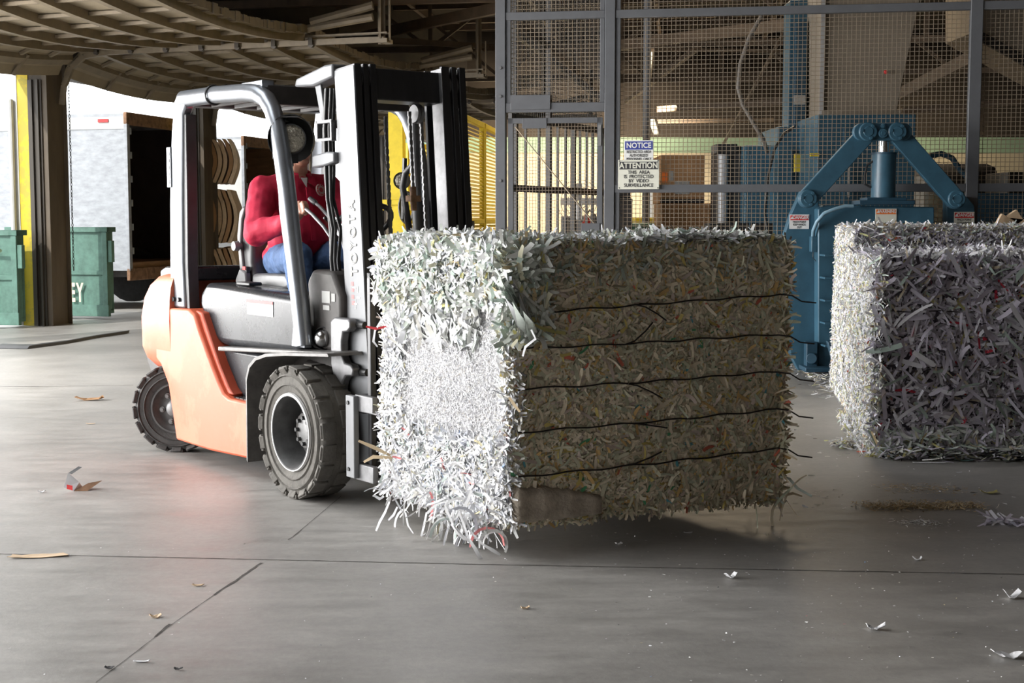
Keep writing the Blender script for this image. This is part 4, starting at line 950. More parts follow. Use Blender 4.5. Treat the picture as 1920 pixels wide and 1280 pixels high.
for k in range(9):
    u0, v0 = 925+k*5, 525+rnd.randint(-20, 15)
    j = lambda: rnd.uniform(-6, 6)
    ribbon(A.root, rp([(u0+j(), v0), (u0+14+j(), v0+22), (u0+26+j(), v0+45+j()), (u0+40-k, v0+72+j()), (u0+50-k, v0+96+j())], -.05+rnd.random()*.05), .018+rnd.random()*.018, pg if k % 4 else pw, tw=1.5)
ribbon(A.root, rp([(996, 618), (1004, 635), (985, 650), (980, 668)], -.05), .012, pw)
ribbon(A.root, rp([(955, 745), (965, 760), (975, 772)], -.05), .02, pt_)
for uv in ([(860, 960), (870, 985), (878, 1008), (892, 1030), (902, 1050), (908, 1056)], [(870, 970), (885, 1000), (905, 1020), (925, 1032), (938, 1040)], [(835, 950), (850, 985), (868, 1005), (885, 1018), (893, 1035)], [(915, 955), (935, 962), (955, 958), (975, 915)], [(850, 955), (848, 985), (858, 1000), (872, 1012)]):
    ribbon(A.root, rp(uv, .08), .016, pw)
for uv in ([(730, 940), (722, 960), (712, 978), (705, 995)], [(745, 950), (738, 965), (728, 975)], [(720, 930), (712, 935), (700, 928)], [(760, 960), (765, 985), (775, 1000)], [(800, 960), (795, 985), (790, 1005), (800, 1000)]):
    ribbon(A.root, rp(uv, .5), .014, pw)
ribbon(A.root, rp([(724, 612), (705, 616), (686, 612)], .75), .014, pr, 'red_strip')
ribbon(A.root, rp([(735, 590), (715, 600), (703, 620), (700, 640), (708, 650)], .75), .012, pw)
ribbon(A.root, rp([(735, 855), (700, 838), (672, 826)], .72), .018, pt_); ribbon(A.root, rp([(735, 858), (700, 856), (682, 866)], .72), .018, pt_)
ribbon(A.root, [at(u, v, c1.y-.02)-Ao for u, v in ((1462, 893), (1480, 897), (1495, 915), (1522, 930))], .018, pg)
ribbon(A.root, [at(u, v, c1.y-.02)-Ao for u, v in ((1452, 900), (1450, 925), (1470, 945), (1474, 938))], .014, pg)
# --- right-hand bales
def quad(u, v, L1, W1, a):
    p = gp(u, v); d = Vector((math.cos(a), math.sin(a), 0)); e = Vector((-math.sin(a), math.cos(a), 0)); return (p, p+d*L1, p+d*L1+e*W1, p+e*W1)
core2 = core_material('core_right', (.12, .11, .13), (.5, .48, .53), (.32, .3, .35))  # dark core puts the shade between the strips into the colour
Bc = quad(1636, 856, 1.5, 1.62, .0)
B_ = Bale('paper_bale', 'front bale at right, lilac and white paper strips spilling on the floor', Bc, .0, 1.165, 11, .03)
B_.C[3] = B_.C[3]+np.array([.24, 0, 0])
B_.core(core2, m2=core3)
B_.add(0, 7000, (.02, .08), (.006, .022), LILAC, lift=.16, curl=.8, seg=4, off=(-.015, .015), roll=.6)
B_.add(0, 1500, (.08, .17), (.008, .022), LILAC, lift=.14, curl=.6, seg=5, off=(-.005, .02), roll=.6)
B_.add(0, 260, (.12, .22), (.014, .03), LILAC[:4], lift=.16, curl=.8, seg=6, off=(.01, .05))
B_.add(0, 800, (.05, .12), (.008, .02), GREENISH+LILAC[:2], v=(0, .14), lift=.4, curl=1.2, seg=4, off=(0, .06))
B_.add(3, 17000, (.02, .055), (.004, .011), MIXW, lift=.25, curl=1.3, seg=3, off=(-.005, .02))
B_.add(3, 700, (.04, .1), (.006, .015), MIXW, u=(.93, 1.02), lift=.7, curl=1.3, seg=4)
B_.add(4, 4200, (.05, .12), (.008, .018), WHITE[:3]+LILAC[:2], lift=.4, curl=1.3, seg=4, off=(-.01, .03))  # whiter mix on top, light from above put into the colour
B_.add(4, 200, (.06, .14), (.01, .018), MIXW[:3], lift=1.1, curl=1.3, seg=4, off=(.0, .03), v=(0, .2))
for v in (.74, .61, .46, .31, .16): B_.wire(0, v, v+.003, .0, 1, out=.012, r=.003)
Dc = quad(1640, 765, 1.35, 1.5, .0); p_ = gp(1583, 728)
d0 = Vector((2.40, 9.72, 0)); Dc = (d0, d0+Vector((1.45, .0, 0)), d0+Vector((1.55, 1.75, 0)), d0+Vector((.28, 1.75, 0)))
D_ = Bale('paper_bale', 'rear bale at right, white and cream shreds against the blue baler door', Dc, .0, 1.32, 17, .03)
D_.core(core2, m2=core3)
D_.add(3, 15000, (.02, .06), (.004, .012), MIXW, lift=.25, curl=1.3, seg=3, off=(-.005, .025))
D_.add(0, 5000, (.03, .09), (.006, .015), MIXW+LILAC, lift=.45, curl=1.3, seg=4, v=(.4, 1))
D_.add(4, 8000, (.03, .09), (.006, .015), WHITE[:4]+MIXW+TAN[:1], lift=.3, curl=1.3, seg=4, off=(-.01, .03))  # more white here too: the lit top is put into the colour
D_.add(1, 1500, (.04, .1), (.008, .016), MIXW, lift=.4, curl=1.3, seg=4, v=(.4, 1)); D_.add(2, 1500, (.04, .1), (.008, .016), MIXW, lift=.4, curl=1.3, seg=4)
D_.add(4, 220, (.06, .12), (.008, .016), MIXW, lift=1.2, curl=1.3, seg=4)
for v in (.85, .7, .55, .4, .25): D_.wire(3, v, v, 0, 1, out=.012, r=.003)
B_.add(3, 300, (.05, .1), (.006, .012), MIXW, v=(0, .04), lift=.6, seg=4, off=(0, .08))
# --- loose paper at the feet of the bales, on the floor and on the baler
def scatter(name, label, box, n, ln, wd, pal, seed, lift=.12, up=(.002, .03), shape=None, cat='paper', curl=.9, seg=3):
    rng = np.random.default_rng(seed); P = np.zeros((n, 3))
    if shape is not None: U = shape(rng, n); P[:, :2] = U
    else: P[:, 0] = rng.uniform(box[0], box[2], n); P[:, 1] = rng.uniform(box[1], box[3], n)
    P[:, 2] = 0
    cen = P[:, :2].mean(0)
    P[:, :2] -= cen
    o = strips(name, None, P, np.repeat([[0, 0, 1.0]], n, 0), ln, wd, pal, rng, lift=lift, curl=curl, seg=seg, roll=.5, off=up)
    o.location = (cen[0], cen[1], 0.0); return tag(o, label, cat, kind='stuff')
def along(a, b, spread):
    def f(rng, n):
        t = rng.random(n)[:, None]; A_ = np.array([a.x, a.y]); B2 = np.array([b.x, b.y]); return A_+(B2-A_)*t+rng.normal(0, 1, (n, 2))*np.array(spread)
    return f
scatter('paper_litter', 'fringe of loose shreds along the foot of the front right bale', None, 900, (.04, .12), (.008, .02), LILAC+GREENISH, 21, lift=.25, up=(0, .08), shape=along(gp(1655, 860), gp(2000, 862), (.03, .05)))
scatter('paper_litter', 'small loose heap of shreds left of the front right bale', None, 260, (.03, .08), (.006, .014), MIXW, 22, lift=.3, up=(0, .05), shape=along(gp(1570, 838), gp(1640, 840), (.03, .05)))
scatter('paper_litter', 'white shreds on the floor below the blue baler door', None, 420, (.03, .08), (.006, .012), MIXW, 23, lift=.2, up=(0, .03), shape=along(gp(1520, 692), gp(1590, 745), (.10, .22)))
scatter('paper_litter', 'shreds strewn beside the left face of the right bales', None, 380, (.03, .08), (.006, .012), MIXW, 24, lift=.2, up=(0, .04), shape=along(gp(1590, 740), gp(1640, 845), (.04, .1)))
scatter('shred_pile', 'flat tan pile of fine shreds on the floor at right', None, 1500, (.012, .04), (.002, .005), TAN, 25, lift=.3, up=(0, .02), shape=along(gp(1625, 952), gp(1830, 950), (.035, .045)), curl=1.5)
scatter('shred_pile', 'thin tan smear of fine shreds behind the flat tan pile', None, 350, (.01, .03), (.002, .005), TAN, 26, lift=.1, up=(0, .006), shape=along(gp(1660, 915), gp(1800, 918), (.04, .07)))
scatter('shred_pile', 'small pale patch of shreds in front of the tan pile', None, 200, (.01, .025), (.002, .005), WHITE, 27, lift=.1, up=(0, .008), shape=along(gp(1690, 980), gp(1750, 980), (.04, .04)))
scatter('paper_litter', 'tangle of white paper strips at the right edge of the floor', None, 60, (.06, .18), (.01, .02), LILAC[:3]+[((.6, .3, .3), 4)], 28, lift=.25, up=(0, .03), shape=along(gp(1845, 980), gp(1960, 985), (.02, .03)))
scatter('paper_dust', 'tiny white paper specks sprinkled over the right half of the floor', (.3, 2.6, 3.2, 6.2), 900, (.004, .011), (.003, .006), WHITE, 29, lift=.02, up=(0, .004), seg=2)
scatter('paper_dust', 'sparse paper specks behind the lifted bale', (.9, 6.6, 2.6, 9.5), 160, (.008, .04), (.004, .01), WHITE, 30, lift=.05, up=(0, .006), seg=2)
scatter('paper_dust', 'sparse paper specks on the left foreground floor', (-2.2, 3.6, .3, 6.0), 90, (.003, .009), (.003, .005), WHITE, 31, lift=.02, up=(0, .004), seg=2)
# individual bits on the floor
def bit(u, v, label, m, L_=.06, W_=.03, ang_=0.0, curl_=.02, name='paper_scrap', cat='paper', seed=0, group=None):
    rn = random.Random(seed+int(u)); p = gp(u, v); n = 5; V = []; F = []
    for i in range(n+1):
        for j in (-1, 0, 1):
            s = i/n-.5; V.append((s*L_+rn.uniform(-.06, .06)*L_, j*W_/2*(1-abs(s)*.6)+rn.uniform(-.1, .1)*W_, .003+curl_*(4*s*s)*(.4+rn.random()*.6)+(.3*curl_ if j else 0)*rn.random()))
    for i in range(n):
        for j in range(2): a = i*3+j; F.append((a, a+1, a+4, a+3))
    o = MB().add(V, F).build(name, m, None); md = o.modifiers.new('s', 'SOLIDIFY'); md.thickness = .002; md.offset = 1
    o.location = p; o.rotation_euler = (0, 0, ang_); return tag(o, label, cat, group)
cb = M['cardboard_pale']
bit(72, 1043, 'long tan cardboard shard on the floor joint at far left', cb, .22, .06, .18, .006, 'cardboard_shard', 'cardboard')
bit(168, 750, 'jagged brown bark-like scrap on the floor left of the rear wheel', M['cardboard'], .22, .09, .1, .03, 'cardboard_shard', 'cardboard')
bit(372, 1098, 'small tan chip left of the foreground floor crack', cb, .045, .02, .1, .006); bit(292, 1157, 'small tan crumpled chip below left of the floor crack', cb, .04, .03, .4, .012)
bit(78, 923, 'tiny white scrap left of the crumpled wrapper', pw, .035, .02, .3, .01); bit(265, 1241, 'white scrap near the bottom edge at left', pw, .05, .015, 0, .004)
bit(205, 1254, 'dark chip at the bottom left of the floor', M['ink'], .03, .02, 0, .006); bit(334, 1256, 'dark chip right of the white scrap at bottom left', M['ink'], .028, .016, 0, .005)
bit(170, 795, 'thin tan chip below the jagged scrap', cb, .06, .02, 0, .004); bit(985, 1141, 'tan chip on the floor below the lifted bale', cb, .03, .02, .3, .008)
bit(1371, 1084, 'curled white scrap right of centre on the open floor', pw, .05, .03, .5, .02); bit(1642, 1180, 'white curled scrap with small shadow in the right foreground', pw, .06, .03, -.2, .02)
bit(1898, 1122, 'white torn scrap near the right edge above the corner', pw, .06, .04, .2, .03); bit(1888, 1232, 'larger white torn scrap in the bottom right corner', pw, .09, .05, -.1, .03)
bit(1720, 1050, 'small white scrap with dark edge on the right floor', pw, .035, .02, 0, .015); bit(1160, 1022, 'tiny white scrap under the lifted bale', pw, .03, .02, .4, .01)
bit(1745, 868, 'flat white strip at the foot of the front right bale', pw, .22, .03, .02, .004, 'paper_scrap'); bit(1808, 864, 'pale turquoise strip at the foot of the front right bale', mat('strip_aqua', (.35, .62, .62), .7), .1, .03, -.3, .01)
bit(1855, 925, 'yellowish scrap behind the tan pile', mat('strip_olive', (.45, .4, .15), .7), .09, .04, 0, .015); bit(1290, 1000, 'thin pale chip on the dark floor under the bale', pw, .04, .015, .2, .004)
# crumpled wrapper
p = gp(155, 917); r = thing('crumpled_wrapper', 'crumpled white and red wrapper on the floor left of the forklift', 'wrapper', p, .2)
MB().add([(-.09, -.03, .02), (-.05, .04, .05), (-.07, 0, .09), (-.04, -.04, .0), (0, .03, .0), (-.015, -.01, .04)], [(0, 3, 5, 2), (2, 5, 4, 1), (3, 4, 5), (0, 2, 1)]).build('white_fold', pw, r)
MB().add([(-.04, -.045, 0), (.03, -.05, .0), (.1, -.01, .045), (.05, .03, .02), (0, .035, .0), (.03, -.02, .035)], [(0, 1, 5), (1, 2, 5), (2, 3, 5), (3, 4, 5), (4, 0, 5)]).build('brown_fold', M['rust'], r)
MB().add([(-.075, -.035, .012), (-.045, -.047, .004), (-.045, -.047, .03), (-.075, -.037, .035)], [(0, 1, 2, 3)]).build('red_mark', M['red'], r)
MB().add([(-.07, .0, .088), (-.02, .02, .118), (-.0, .01, .115), (-.05, -.02, .085)], [(0, 1, 2, 3)]).build('foil_flap', M['dark_grey'], r)
# ================================================================== forklift  (x forward, s toward the viewer's side, z up)
FA = .915; FO = Vector((-.653, 7.255, 0))
FL = Matrix(((1, 0, 0, 0), (0, -1, 0, 0), (0, 0, 1, 0), (0, 0, 0, 1)))
fk = thing('forklift', 'orange and grey forklift truck carrying the lifted paper bale', 'forklift', FO, -FA)
TH = .075
def mt(x, s, z): return (.257+x*math.cos(TH)-z*math.sin(TH), s, z*math.cos(TH)+x*math.sin(TH))
def fb(): return MB(FL)
def xz(mb, poly, s0, s1): return mb.add([(x, s0, z) for x, z in poly]+[(x, s1, z) for x, z in poly], [tuple(range(len(poly))), tuple(range(len(poly), 2*len(poly)))[::-1]]+[(i, (i+1) % len(poly), len(poly)+(i+1) % len(poly), len(poly)+i) for i in range(len(poly))])
# counterweight
rings = []
for z, xr, hw in ((.50, -2.08, .47), (.55, -2.13, .51), (.62, -2.155, .53), (.80, -2.15, .535), (.92, -2.11, .53), (1.0, -2.04, .52), (1.055, -1.95, .50), (1.075, -1.88, .47)):
    ring = []; xf = -1.55
    for k in range(9):                     # near rear corner
        a = PI/2*k/8; rc = .24; ring.append((xr+rc-rc*math.sin(a), hw-rc+rc*math.cos(a), z))
    for k in range(9):
        a = PI/2*k/8; ring.append((xr+rc-rc*math.cos(a), -(hw-rc+rc*math.sin(a)), z))
    ring += [(xf, -hw, z), (xf, hw, z)]; rings.append(ring)
cw = fb().loft(rings).build('counterweight', M['orange'], fk, smooth=50)
mb = fb(); xz(mb, [(-1.84, 1.04), (-1.42, 1.04), (-1.42, 1.125), (-1.76, 1.115), (-1.84, 1.09)], -.47, .46); mb.build('engine_top_cover', M['hood'], fk, bevel=.012)
mb = fb(); xz(mb, [(-2.13, .55), (-1.55, .55), (-1.55, .3), (-1.86, .3), (-1.92, .45), (-2.1, .5)], -.38, .38); xz(mb, [(-2.13, .56), (-1.76, .56), (-1.78, .5), (-1.9, .36), (-1.98, .36), (-2.1, .5)], .30, .44); mb.build('rear_skirt', M['frame_dark'], fk, bevel=.006)
mb = fb(); mb.cyl((-1.5, -.42, 1.19), (-1.5, -.16, 1.19), .045, 14); mb.build('air_intake', M['dark_grey'], fk, smooth=40)
# side panels of the frame
sp = [(-1.765, .84), (-1.73, .872), (-1.30, .885), (-1.22, .86), (-1.16, .77), (-1.02, .60), (-.93, .50), (-.87, .44), (-.80, .418), (-.53, .418), (-.525, .115), (-1.05, .095), (-1.50, .10), (-1.545, .25), (-1.60, .42), (-1.70, .53), (-1.77, .56)]
for k in (1, -1):
    xz(fb(), sp, .40*k, .53*k).build('side_panel', M['orange'], fk, bevel=.014)
    xz(fb(), [(-1.27, .878), (-1.18, .87), (-.98, .60), (-.86, .47), (-.80, .435), (-.86, .43), (-.95, .49), (-1.06, .61), (-1.2, .80)], .39*k, .50*k).build('panel_edge', M['orange_dk'], fk, bevel=.01)
xz(fb(), [(-1.7, .85), (-.5, .85), (-.5, .14), (-1.5, .14)], -.40, .40).build('chassis', M['frame_dark'], fk)
mb = fb()
for j in range(2):
    for i in range(6): mb.bb((-.84+.05*i, .41+.045*j, .416), (-.80+.05*i, .445+.045*j, .424))
mb.build('step_grip', M['black'], fk)
# hood
xz(fb(), [(-1.315, .90), (-1.30, .985), (-1.22, 1.035), (-.20, 1.01), (-.13, .97), (-.12, .71), (-1.0, .69), (-1.10, .70), (-1.17, .76), (-1.28, .86)], -.455, .455).build('engine_hood', M['hood'], fk, bevel=.05, seg=4)
xz(fb(), [(-1.09, .675), (-.53, .675), (-.53, .42), (-.80, .415), (-.90, .47)], -.44, .44).build('lower_cover', M['hood'], fk, bevel=.02, seg=3)
mb = fb(); mb.bb((-.70, .455, .885), (-.40, .4575, .965)); lb = mb.build('instruction_label', M['label_grey'], fk)
fb().bb((-.70, .4575, .95), (-.40, .459, .965)).build('label_stripe', M['red'], lb)
mb = fb(); mb.bb((-.98, .30, 1.03), (-.82, .38, 1.05)); mb.build('hood_latch', M['black'], fk, bevel=.006)
# floor, fenders
xz(fb(), [(-.98, .665), (.30, .735), (.30, .755), (-.98, .69)], -.5, .5).build('floor_plate', M['plate'], fk, bevel=.006)
fen = [(-.53, .12), (-.525, .56), (-.49, .63), (-.42, .675), (-.30, .705), (-.1, .725), (.34, .755)]
for k in (1, -1):
    V = []; F = []
    for x, z in fen: V += [(x, .2*k, z), (x, .56*k, z), (x+.012, .56*k, z-.014), (x+.012, .2*k, z-.014)]
    for i in range(len(fen)-1):
        for j in range(4): F.append((i*4+j, i*4+(j+1) % 4, i*4+4+(j+1) % 4, i*4+4+j))
    F += [(0, 1, 2, 3), tuple(len(fen)*4-4+j for j in range(4))]
    fb().add(V, F).build('front_fender', M['plate'], fk, smooth=40)
xz(fb(), [(-.5, .2), (-.5, .66), (.24, .72), (.24, .2)], -.3, .3).build('front_axle_housing', M['frame_dark'], fk)
mb = fb(); mb.cyl((0, -.5, .335), (0, .5, .335), .09, 16); mb.build('front_axle', M['frame_dark'], fk)
xz(fb(), [(-.10, .74), (-.14, 1.08), (-.08, 1.145), (.12, 1.14), (.2, 1.02), (.2, .74)], -.40, .40).build('dashboard', M['frame_dark'], fk, bevel=.02)
mb = fb(); mb.bb((.02, .40, .98), (.10, .403, 1.04)); mb.bb((.03, .40, .945), (.095, .403, .968)); mb.bb((.115, .40, .99), (.15, .403, 1.03)); mb.build('dash_label', M['label_grey'], fk)
# overhead guard
for k in (1, -1):
    S_ = .47*k
    prof = [(-1.60, .88), (-1.605, 1.1), (-1.59, 1.5), (-1.545, 1.9), (-1.50, 2.08), (-1.45, 2.125), (-1.35, 2.125), (-1.35, 2.04), (-1.395, 2.0), (-1.42, 1.5), (-1.43, 1.15), (-1.41, .88)]
    rp_ = xz(fb(), prof, S_-.035*k, S_+.03*k).build('rear_pillar', M['silver_paint'], fk, bevel=.014)
    xz(fb(), [(-1.395, 2.0), (-1.37, 2.0), (-1.375, 1.5), (-1.385, 1.12), (-1.37, .88), (-1.41, .88), (-1.43, 1.15), (-1.42, 1.5)], S_-.05*k, S_+.015*k).build('pillar_dark_face', M['dark_grey'], rp_, bevel=.004)  # darker strip along the front-facing side of the pillar
    if k > 0:
        mb = fb(); mb.bb((-1.60, S_+.03, 1.585), (-1.545, S_+.038, 1.82)); g_ = mb.build('vent_plate', M['silver_paint'], rp_, bevel=.008)
        mb = fb()
        for j in range(5): mb.bb((-1.59, S_+.037, 1.605+j*.041), (-1.557, S_+.040, 1.628+j*.041))
        mb.build('vent_slot', M['black'], g_)
        mb = fb()
        for x in (-1.54, -1.47): mb.cyl((x, S_+.03, .93), (x, S_+.045, .93), .014, 8)
        mb.build('bolt', M['black'], rp_)
        mb = fb(); mb.bb((-1.575, S_+.030, 1.16), (-1.53, S_+.0315, 1.175)); mb.bb((-1.575, S_+.030, 1.16), (-1.567, S_+.0315, 1.2)); mb.bb((-1.575, S_+.030, 1.19), (-1.53, S_+.0315, 1.2)); mb.bb((-1.565, S_+.030, 1.22), (-1.53, S_+.0315, 1.23)); mb.build('faded_lettering', M['white'], rp_)
    path = [(-1.43, 2.09), (-1.0, 2.085), (-.62, 2.07), (-.50, 2.055), (-.41, 2.02), (-.345, 1.96), (-.295, 1.87), (-.25, 1.73), (-.205, 1.55), (-.15, 1.28), (-.09, 1.0), (-.045, .76)]
    DX = 0 if k > 0 else -.15
    fb().tube([(x+DX*max(0, min(1, (x+1.0)/.5)), S_, z) for x, z in path], .048, 16, flat=.95).build('roof_beam', M['silver_paint'], fk, smooth=60)
    xz(fb(), [(-.16, .75), (-.02, .75), (-.05, .95), (-.11, 1.12), (-.15, 1.12), (-.13, .9)], S_-.03*k, S_+.012*k).build('pillar_gusset', M['silver_paint'], fk, bevel=.004)
    fb().tube([(-.255, S_, 1.56), (-.29, S_-.01*k, 1.54), (-.285, S_-.01*k, 1.45), (-.23, S_-.01*k, 1.22), (-.19, S_-.01*k, 1.13), (-.15, S_, 1.12)] if k > 0 else
              [(-.40, S_, 1.74), (-.49, S_+.03, 1.66), (-.52, S_+.03, 1.58), (-.44, S_+.03, 1.28), (-.40, S_+.03, 1.20), (-.34, S_, 1.24)], .013 if k > 0 else .02, 10).build('grab_handle', M['hose'], fk, smooth=60)
mb = fb(); mb.bb((-1.52, -.44, 2.05), (-1.38, .44, 2.12)); mb.build('rear_crossbar', M['dark_grey'], fk, bevel=.01)
hd = fb(); xz(hd, [(-.66, 2.115), (-.46, 2.105), (-.44, 2.0), (-.62, 2.01)], -.44, .44); hd.build('front_crossbar', M['frame_dark'], fk, bevel=.008)
fb().bb((-.70, .40, 2.085), (-.46, .47, 2.125)).build('corner_plate', M['silver_paint'], fk, bevel=.004)
for j in range(6): fb().bb((-1.32, -.40+.145*j, 2.04), (-.62, -.375+.145*j, 2.10)).build('roof_bar', M['frame_dark'], fk, bevel=.004)
mb = fb(); mb.tube([(-1.03, .47+.052*math.cos(a), 2.085+.052*math.sin(a)) for a in [2*PI*j/20 for j in range(20)]], .006, 6, closed=True); mb.build('cable_tie', M['hose'], fk)
fb().bb((-1.62, -.44, 1.42), (-1.60, -.30, 1.90)).build('rear_label_plate', M['white'], fk)
# wheels
def wheel(c, ax, R, Wd, name, rimr, lugs, dusty, front):
    c = Vector(c); ax = Vector(ax).normalized()
    tm = M['rubber_dust'] if dusty else M['rubber']
    prof = [(-Wd, rimr), (-Wd, rimr+.02), (-Wd*1.02, R*.8), (-Wd*.97, R*.93), (-Wd*.85, R*.97), (0-Wd*.5, R*.975), (-Wd*.15, R*.97), (-Wd*.03, R*.93), (Wd*.02, R*.8), (0.0, rimr+.03), (-.008, rimr+.012), (-.01, rimr)]
    ty = fb().lathe(c, ax, prof, 56).build(name, tm, fk, smooth=50)
    mb = fb(); u = ax.orthogonal().normalized(); w_ = ax.cross(u)
    for k in range(lugs):
        for side in (0, 1):
            a = 2*PI*(k+.5*side)/lugs; rd = u*math.cos(a)+w_*math.sin(a); tg = ax.cross(rd)
            o_ = -Wd*.10 if side == 0 else -Wd*.78
            cc0 = c + ax*(o_-Wd*.08 if side == 0 else o_+Wd*.0) + rd*(R*.965)
            Rm = Matrix((ax, tg, rd)).transposed()
            mb.box(cc0, (Wd*.42, 2*PI*R/lugs*.78, R*.066), Rm)
            # shoulder block
            c2 = c + ax*(-Wd*.02 if side == 0 else -Wd*.98) + rd*(R*.93)
            Rt = Matrix((ax, tg, rd)).transposed() @ Matrix.Rotation(.5*(1 if side == 0 else -1), 3, 'Y')
            mb.box(c2, (Wd*.11, 2*PI*R/lugs*.6, R*.12), Rt)
    mb.build('tread_lug', tm, ty, bevel=.004)
    mb = fb()
    for rr in (R*.84, R*.70): mb.lathe(c, ax, [(.0, rr), (Wd*.03+.004, rr+.004), (0.0, rr+.012)], 48)
    mb.build('sidewall_ring', tm, ty, smooth=60)
    if front:
        rp2 = [(-.012, rimr+.004), (.004, rimr), (.006, rimr-.012), (-.012, rimr-.02), (-.03, rimr-.028), (-.13, rimr-.045), (-.135, .085), (-.12, .075)]
        rm = fb().lathe(c, ax, rp2, 48).build('wheel_rim', M['rim'], ty, smooth=50)
        fb().lathe(c, ax, [(-.006, rimr+.005), (.006, rimr+.001), (.006, rimr-.004), (-.008, rimr-.008)], 48).build('rim_lip', M['rim_lip'], rm, smooth=50)
        fb().lathe(c, ax, [(-.13, .08), (-.085, .078), (-.08, .07), (-.08, .0)], 28).build('hub', M['hub'], rm, smooth=40)
        mb = fb()
        for k in range(8): a = 2*PI*k/8; rd = u*math.cos(a)+w_*math.sin(a); p = c+rd*.066; mb.cyl(p-ax*.08, p-ax*.062, .011, 6)
        mb.build('wheel_nut', M['black'], rm)
    else:
        rm = fb().lathe(c, ax, [(-.012, rimr+.004), (.004, rimr), (.004, rimr-.01), (-.02, rimr-.02), (-.035, rimr-.05), (-.03, .06), (-.02, .055)], 48).build('wheel_rim', M['rim'], ty, smooth=50)
        fb().lathe(c, ax, [(-.03, .058), (.015, .05), (.03, .036), (.032, 0)], 24).build('hub', M['hub'], rm, smooth=50)
        mb = fb()
        for k in range(6): a = 2*PI*k/6+.3; rd = u*math.cos(a)+w_*math.sin(a); p = c+rd*.09; mb.cyl(p-ax*.03, p-ax*.012, .011, 6); mb.lathe(p-ax*.028, ax, [(0, .019), (.004, .017), (.004, .0)], 10)
        mb.build('wheel_nut', M['hub'], rm)
    return ty
wheel((.01, .585, .335), (0, 1, 0), .335, .19, 'front_tyre', .195, 19, True, True)
wheel((.01, -.585, .335), (0, -1, 0), .335, .19, 'front_tyre', .195, 19, True, True)
sa = .80
wheel((-1.64, .47, .267), (math.sin(sa), math.cos(sa), 0), .267, .15, 'rear_tyre', .15, 17, False, False)
wheel((-1.62, -.47, .267), (-math.sin(sa), -math.cos(sa), 0), .267, .15, 'rear_tyre', .15, 17, False, False)
fb().cyl((-1.6, -.4, .267), (-1.6, .4, .267), .05, 12).build('rear_axle', M['frame_dark'], fk)
fb().bb((-1.7, -.25, .25), (-1.5, .25, .56)).build('steer_carrier', M['frame_dark'], fk)
# mast
SN, SF = .36, -.302
def mbar(x0, x1, s0, s1, z0, z1, name, m, bevel=.003, parent=fk):
    mb = fb(); P = [mt(x, s, z) for x in (x0, x1) for s in (s0, s1) for z in (z0, z1)]
    mb.add(P, [(0, 1, 3, 2), (4, 6, 7, 5), (0, 4, 5, 1), (2, 3, 7, 6), (0, 2, 6, 4), (1, 5, 7, 3)]); return mb.build(name, m, parent, bevel=bevel)
def channel(sw, so, z0, z1, name, m, x0=0.0, x1=.19, t=.022):
    """C section: web at sw (outer side), flanges reaching to so"""
    mb = fb(); sg = 1 if so > sw else -1
    poly = [(x0, sw), (x1, sw), (x1, so), (x1-t, so), (x1-t, sw+sg*.012), (x0+t, sw+sg*.012), (x0+t, so), (x0, so)]
    V = [mt(x, s, z0) for x, s in poly]+[mt(x, s, z1) for x, s in poly]; n = 8
    mb.add(V, [tuple(range(n)), tuple(range(n, 2*n))[::-1]]+[(i, (i+1) % n, n+(i+1) % n, n+i) for i in range(n)])
    return mb.build(name, m, fk, bevel=.0025)
ZM0, ZM1 = .14, 2.145
o1 = channel(.36, .322, ZM0, ZM1, 'outer_mast_rail', M['mast_dark'])
mbar(0.004, .186, .36, .3635, ZM0+.02, ZM1-.01, 'rail_side_plate', M['mast'], .001, o1)  # paler than the rail front: light on this side put into the colour
channel(.308, .278, ZM0, ZM1+.002, 'middle_mast_rail', M['mast_dark'], .006, .186); channel(.266, .233, ZM0, ZM1+.004, 'inner_mast_rail', M['mast_dark'], .01, .184)
o2 = channel(-.302, -.264, ZM0, ZM1+.02, 'outer_mast_rail', M['mast_dark']); channel(-.25, -.22, ZM0, ZM1+.02, 'middle_mast_rail', M['mast_dark'], .006, .186); o3 = channel(-.206, -.16, ZM0, ZM1+.02, 'inner_mast_rail', M['mast_dark'], .01, .184)
mbar(.09, .186, -.160, -.154, ZM0, ZM1+.01, 'polished_track', M['steel'], .002, o3)
for s in (.300, .256, -.256, -.212):
    mb = fb(); a = mt(.13, s-.012, ZM1-.07); b = mt(.13, s+.012, ZM1-.07); mb.cyl(a, b, .05, 24); mb.build('mast_roller', M['steel'], fk, smooth=40)
mbar(.05, .16, -.30, .35, ZM1-.165, ZM1-.01, 'top_crossmember', M['mast_dark'], .006)
mbar(.01, .05, -.30, .35, 1.15, 1.27, 'middle_crossmember', M['mast_dark'], .006); mbar(.01, .12, -.30, .35, .2, .34, 'bottom_crossmember', M['mast_dark'], .006)
# top bracket with hose guides
mb = fb(); P0 = [(-.29, 2.08), (-.27, 2.12), (.02, 2.165), (.10, 2.165), (.10, 2.10), (-.1, 2.07)]
xz(mb, [(x, z) for x, z in P0], .28, .375); mb.build('top_bracket', M['mast'], fk, bevel=.01)
xz(fb(), [(-.12, 2.09), (-.06, 2.09), (.0, 1.84), (-.035, 1.83)], .34, .352).build('bracket_stay', M['mast'], fk, bevel=.003)
mb = fb(); 
for (x0, x1, z0, z1) in ((-.05, .10, 1.875, 1.89), (-.05, .10, 1.79, 1.805), (-.05, -.035, 1.79, 1.89), (.085, .10, 1.79, 1.89)): mb.bb((x0, .355, z0), (x1, .385, z1))
mb.build('hose_clip', M['steel'], fk, bevel=.004)
xz(fb(), [(-.09, 1.66), (-.085, 1.72), (.06, 1.735), (.13, 1.73), (.13, 1.68), (.03, 1.665)], .335, .39).build('hose_guide', M['mast'], fk, bevel=.008)
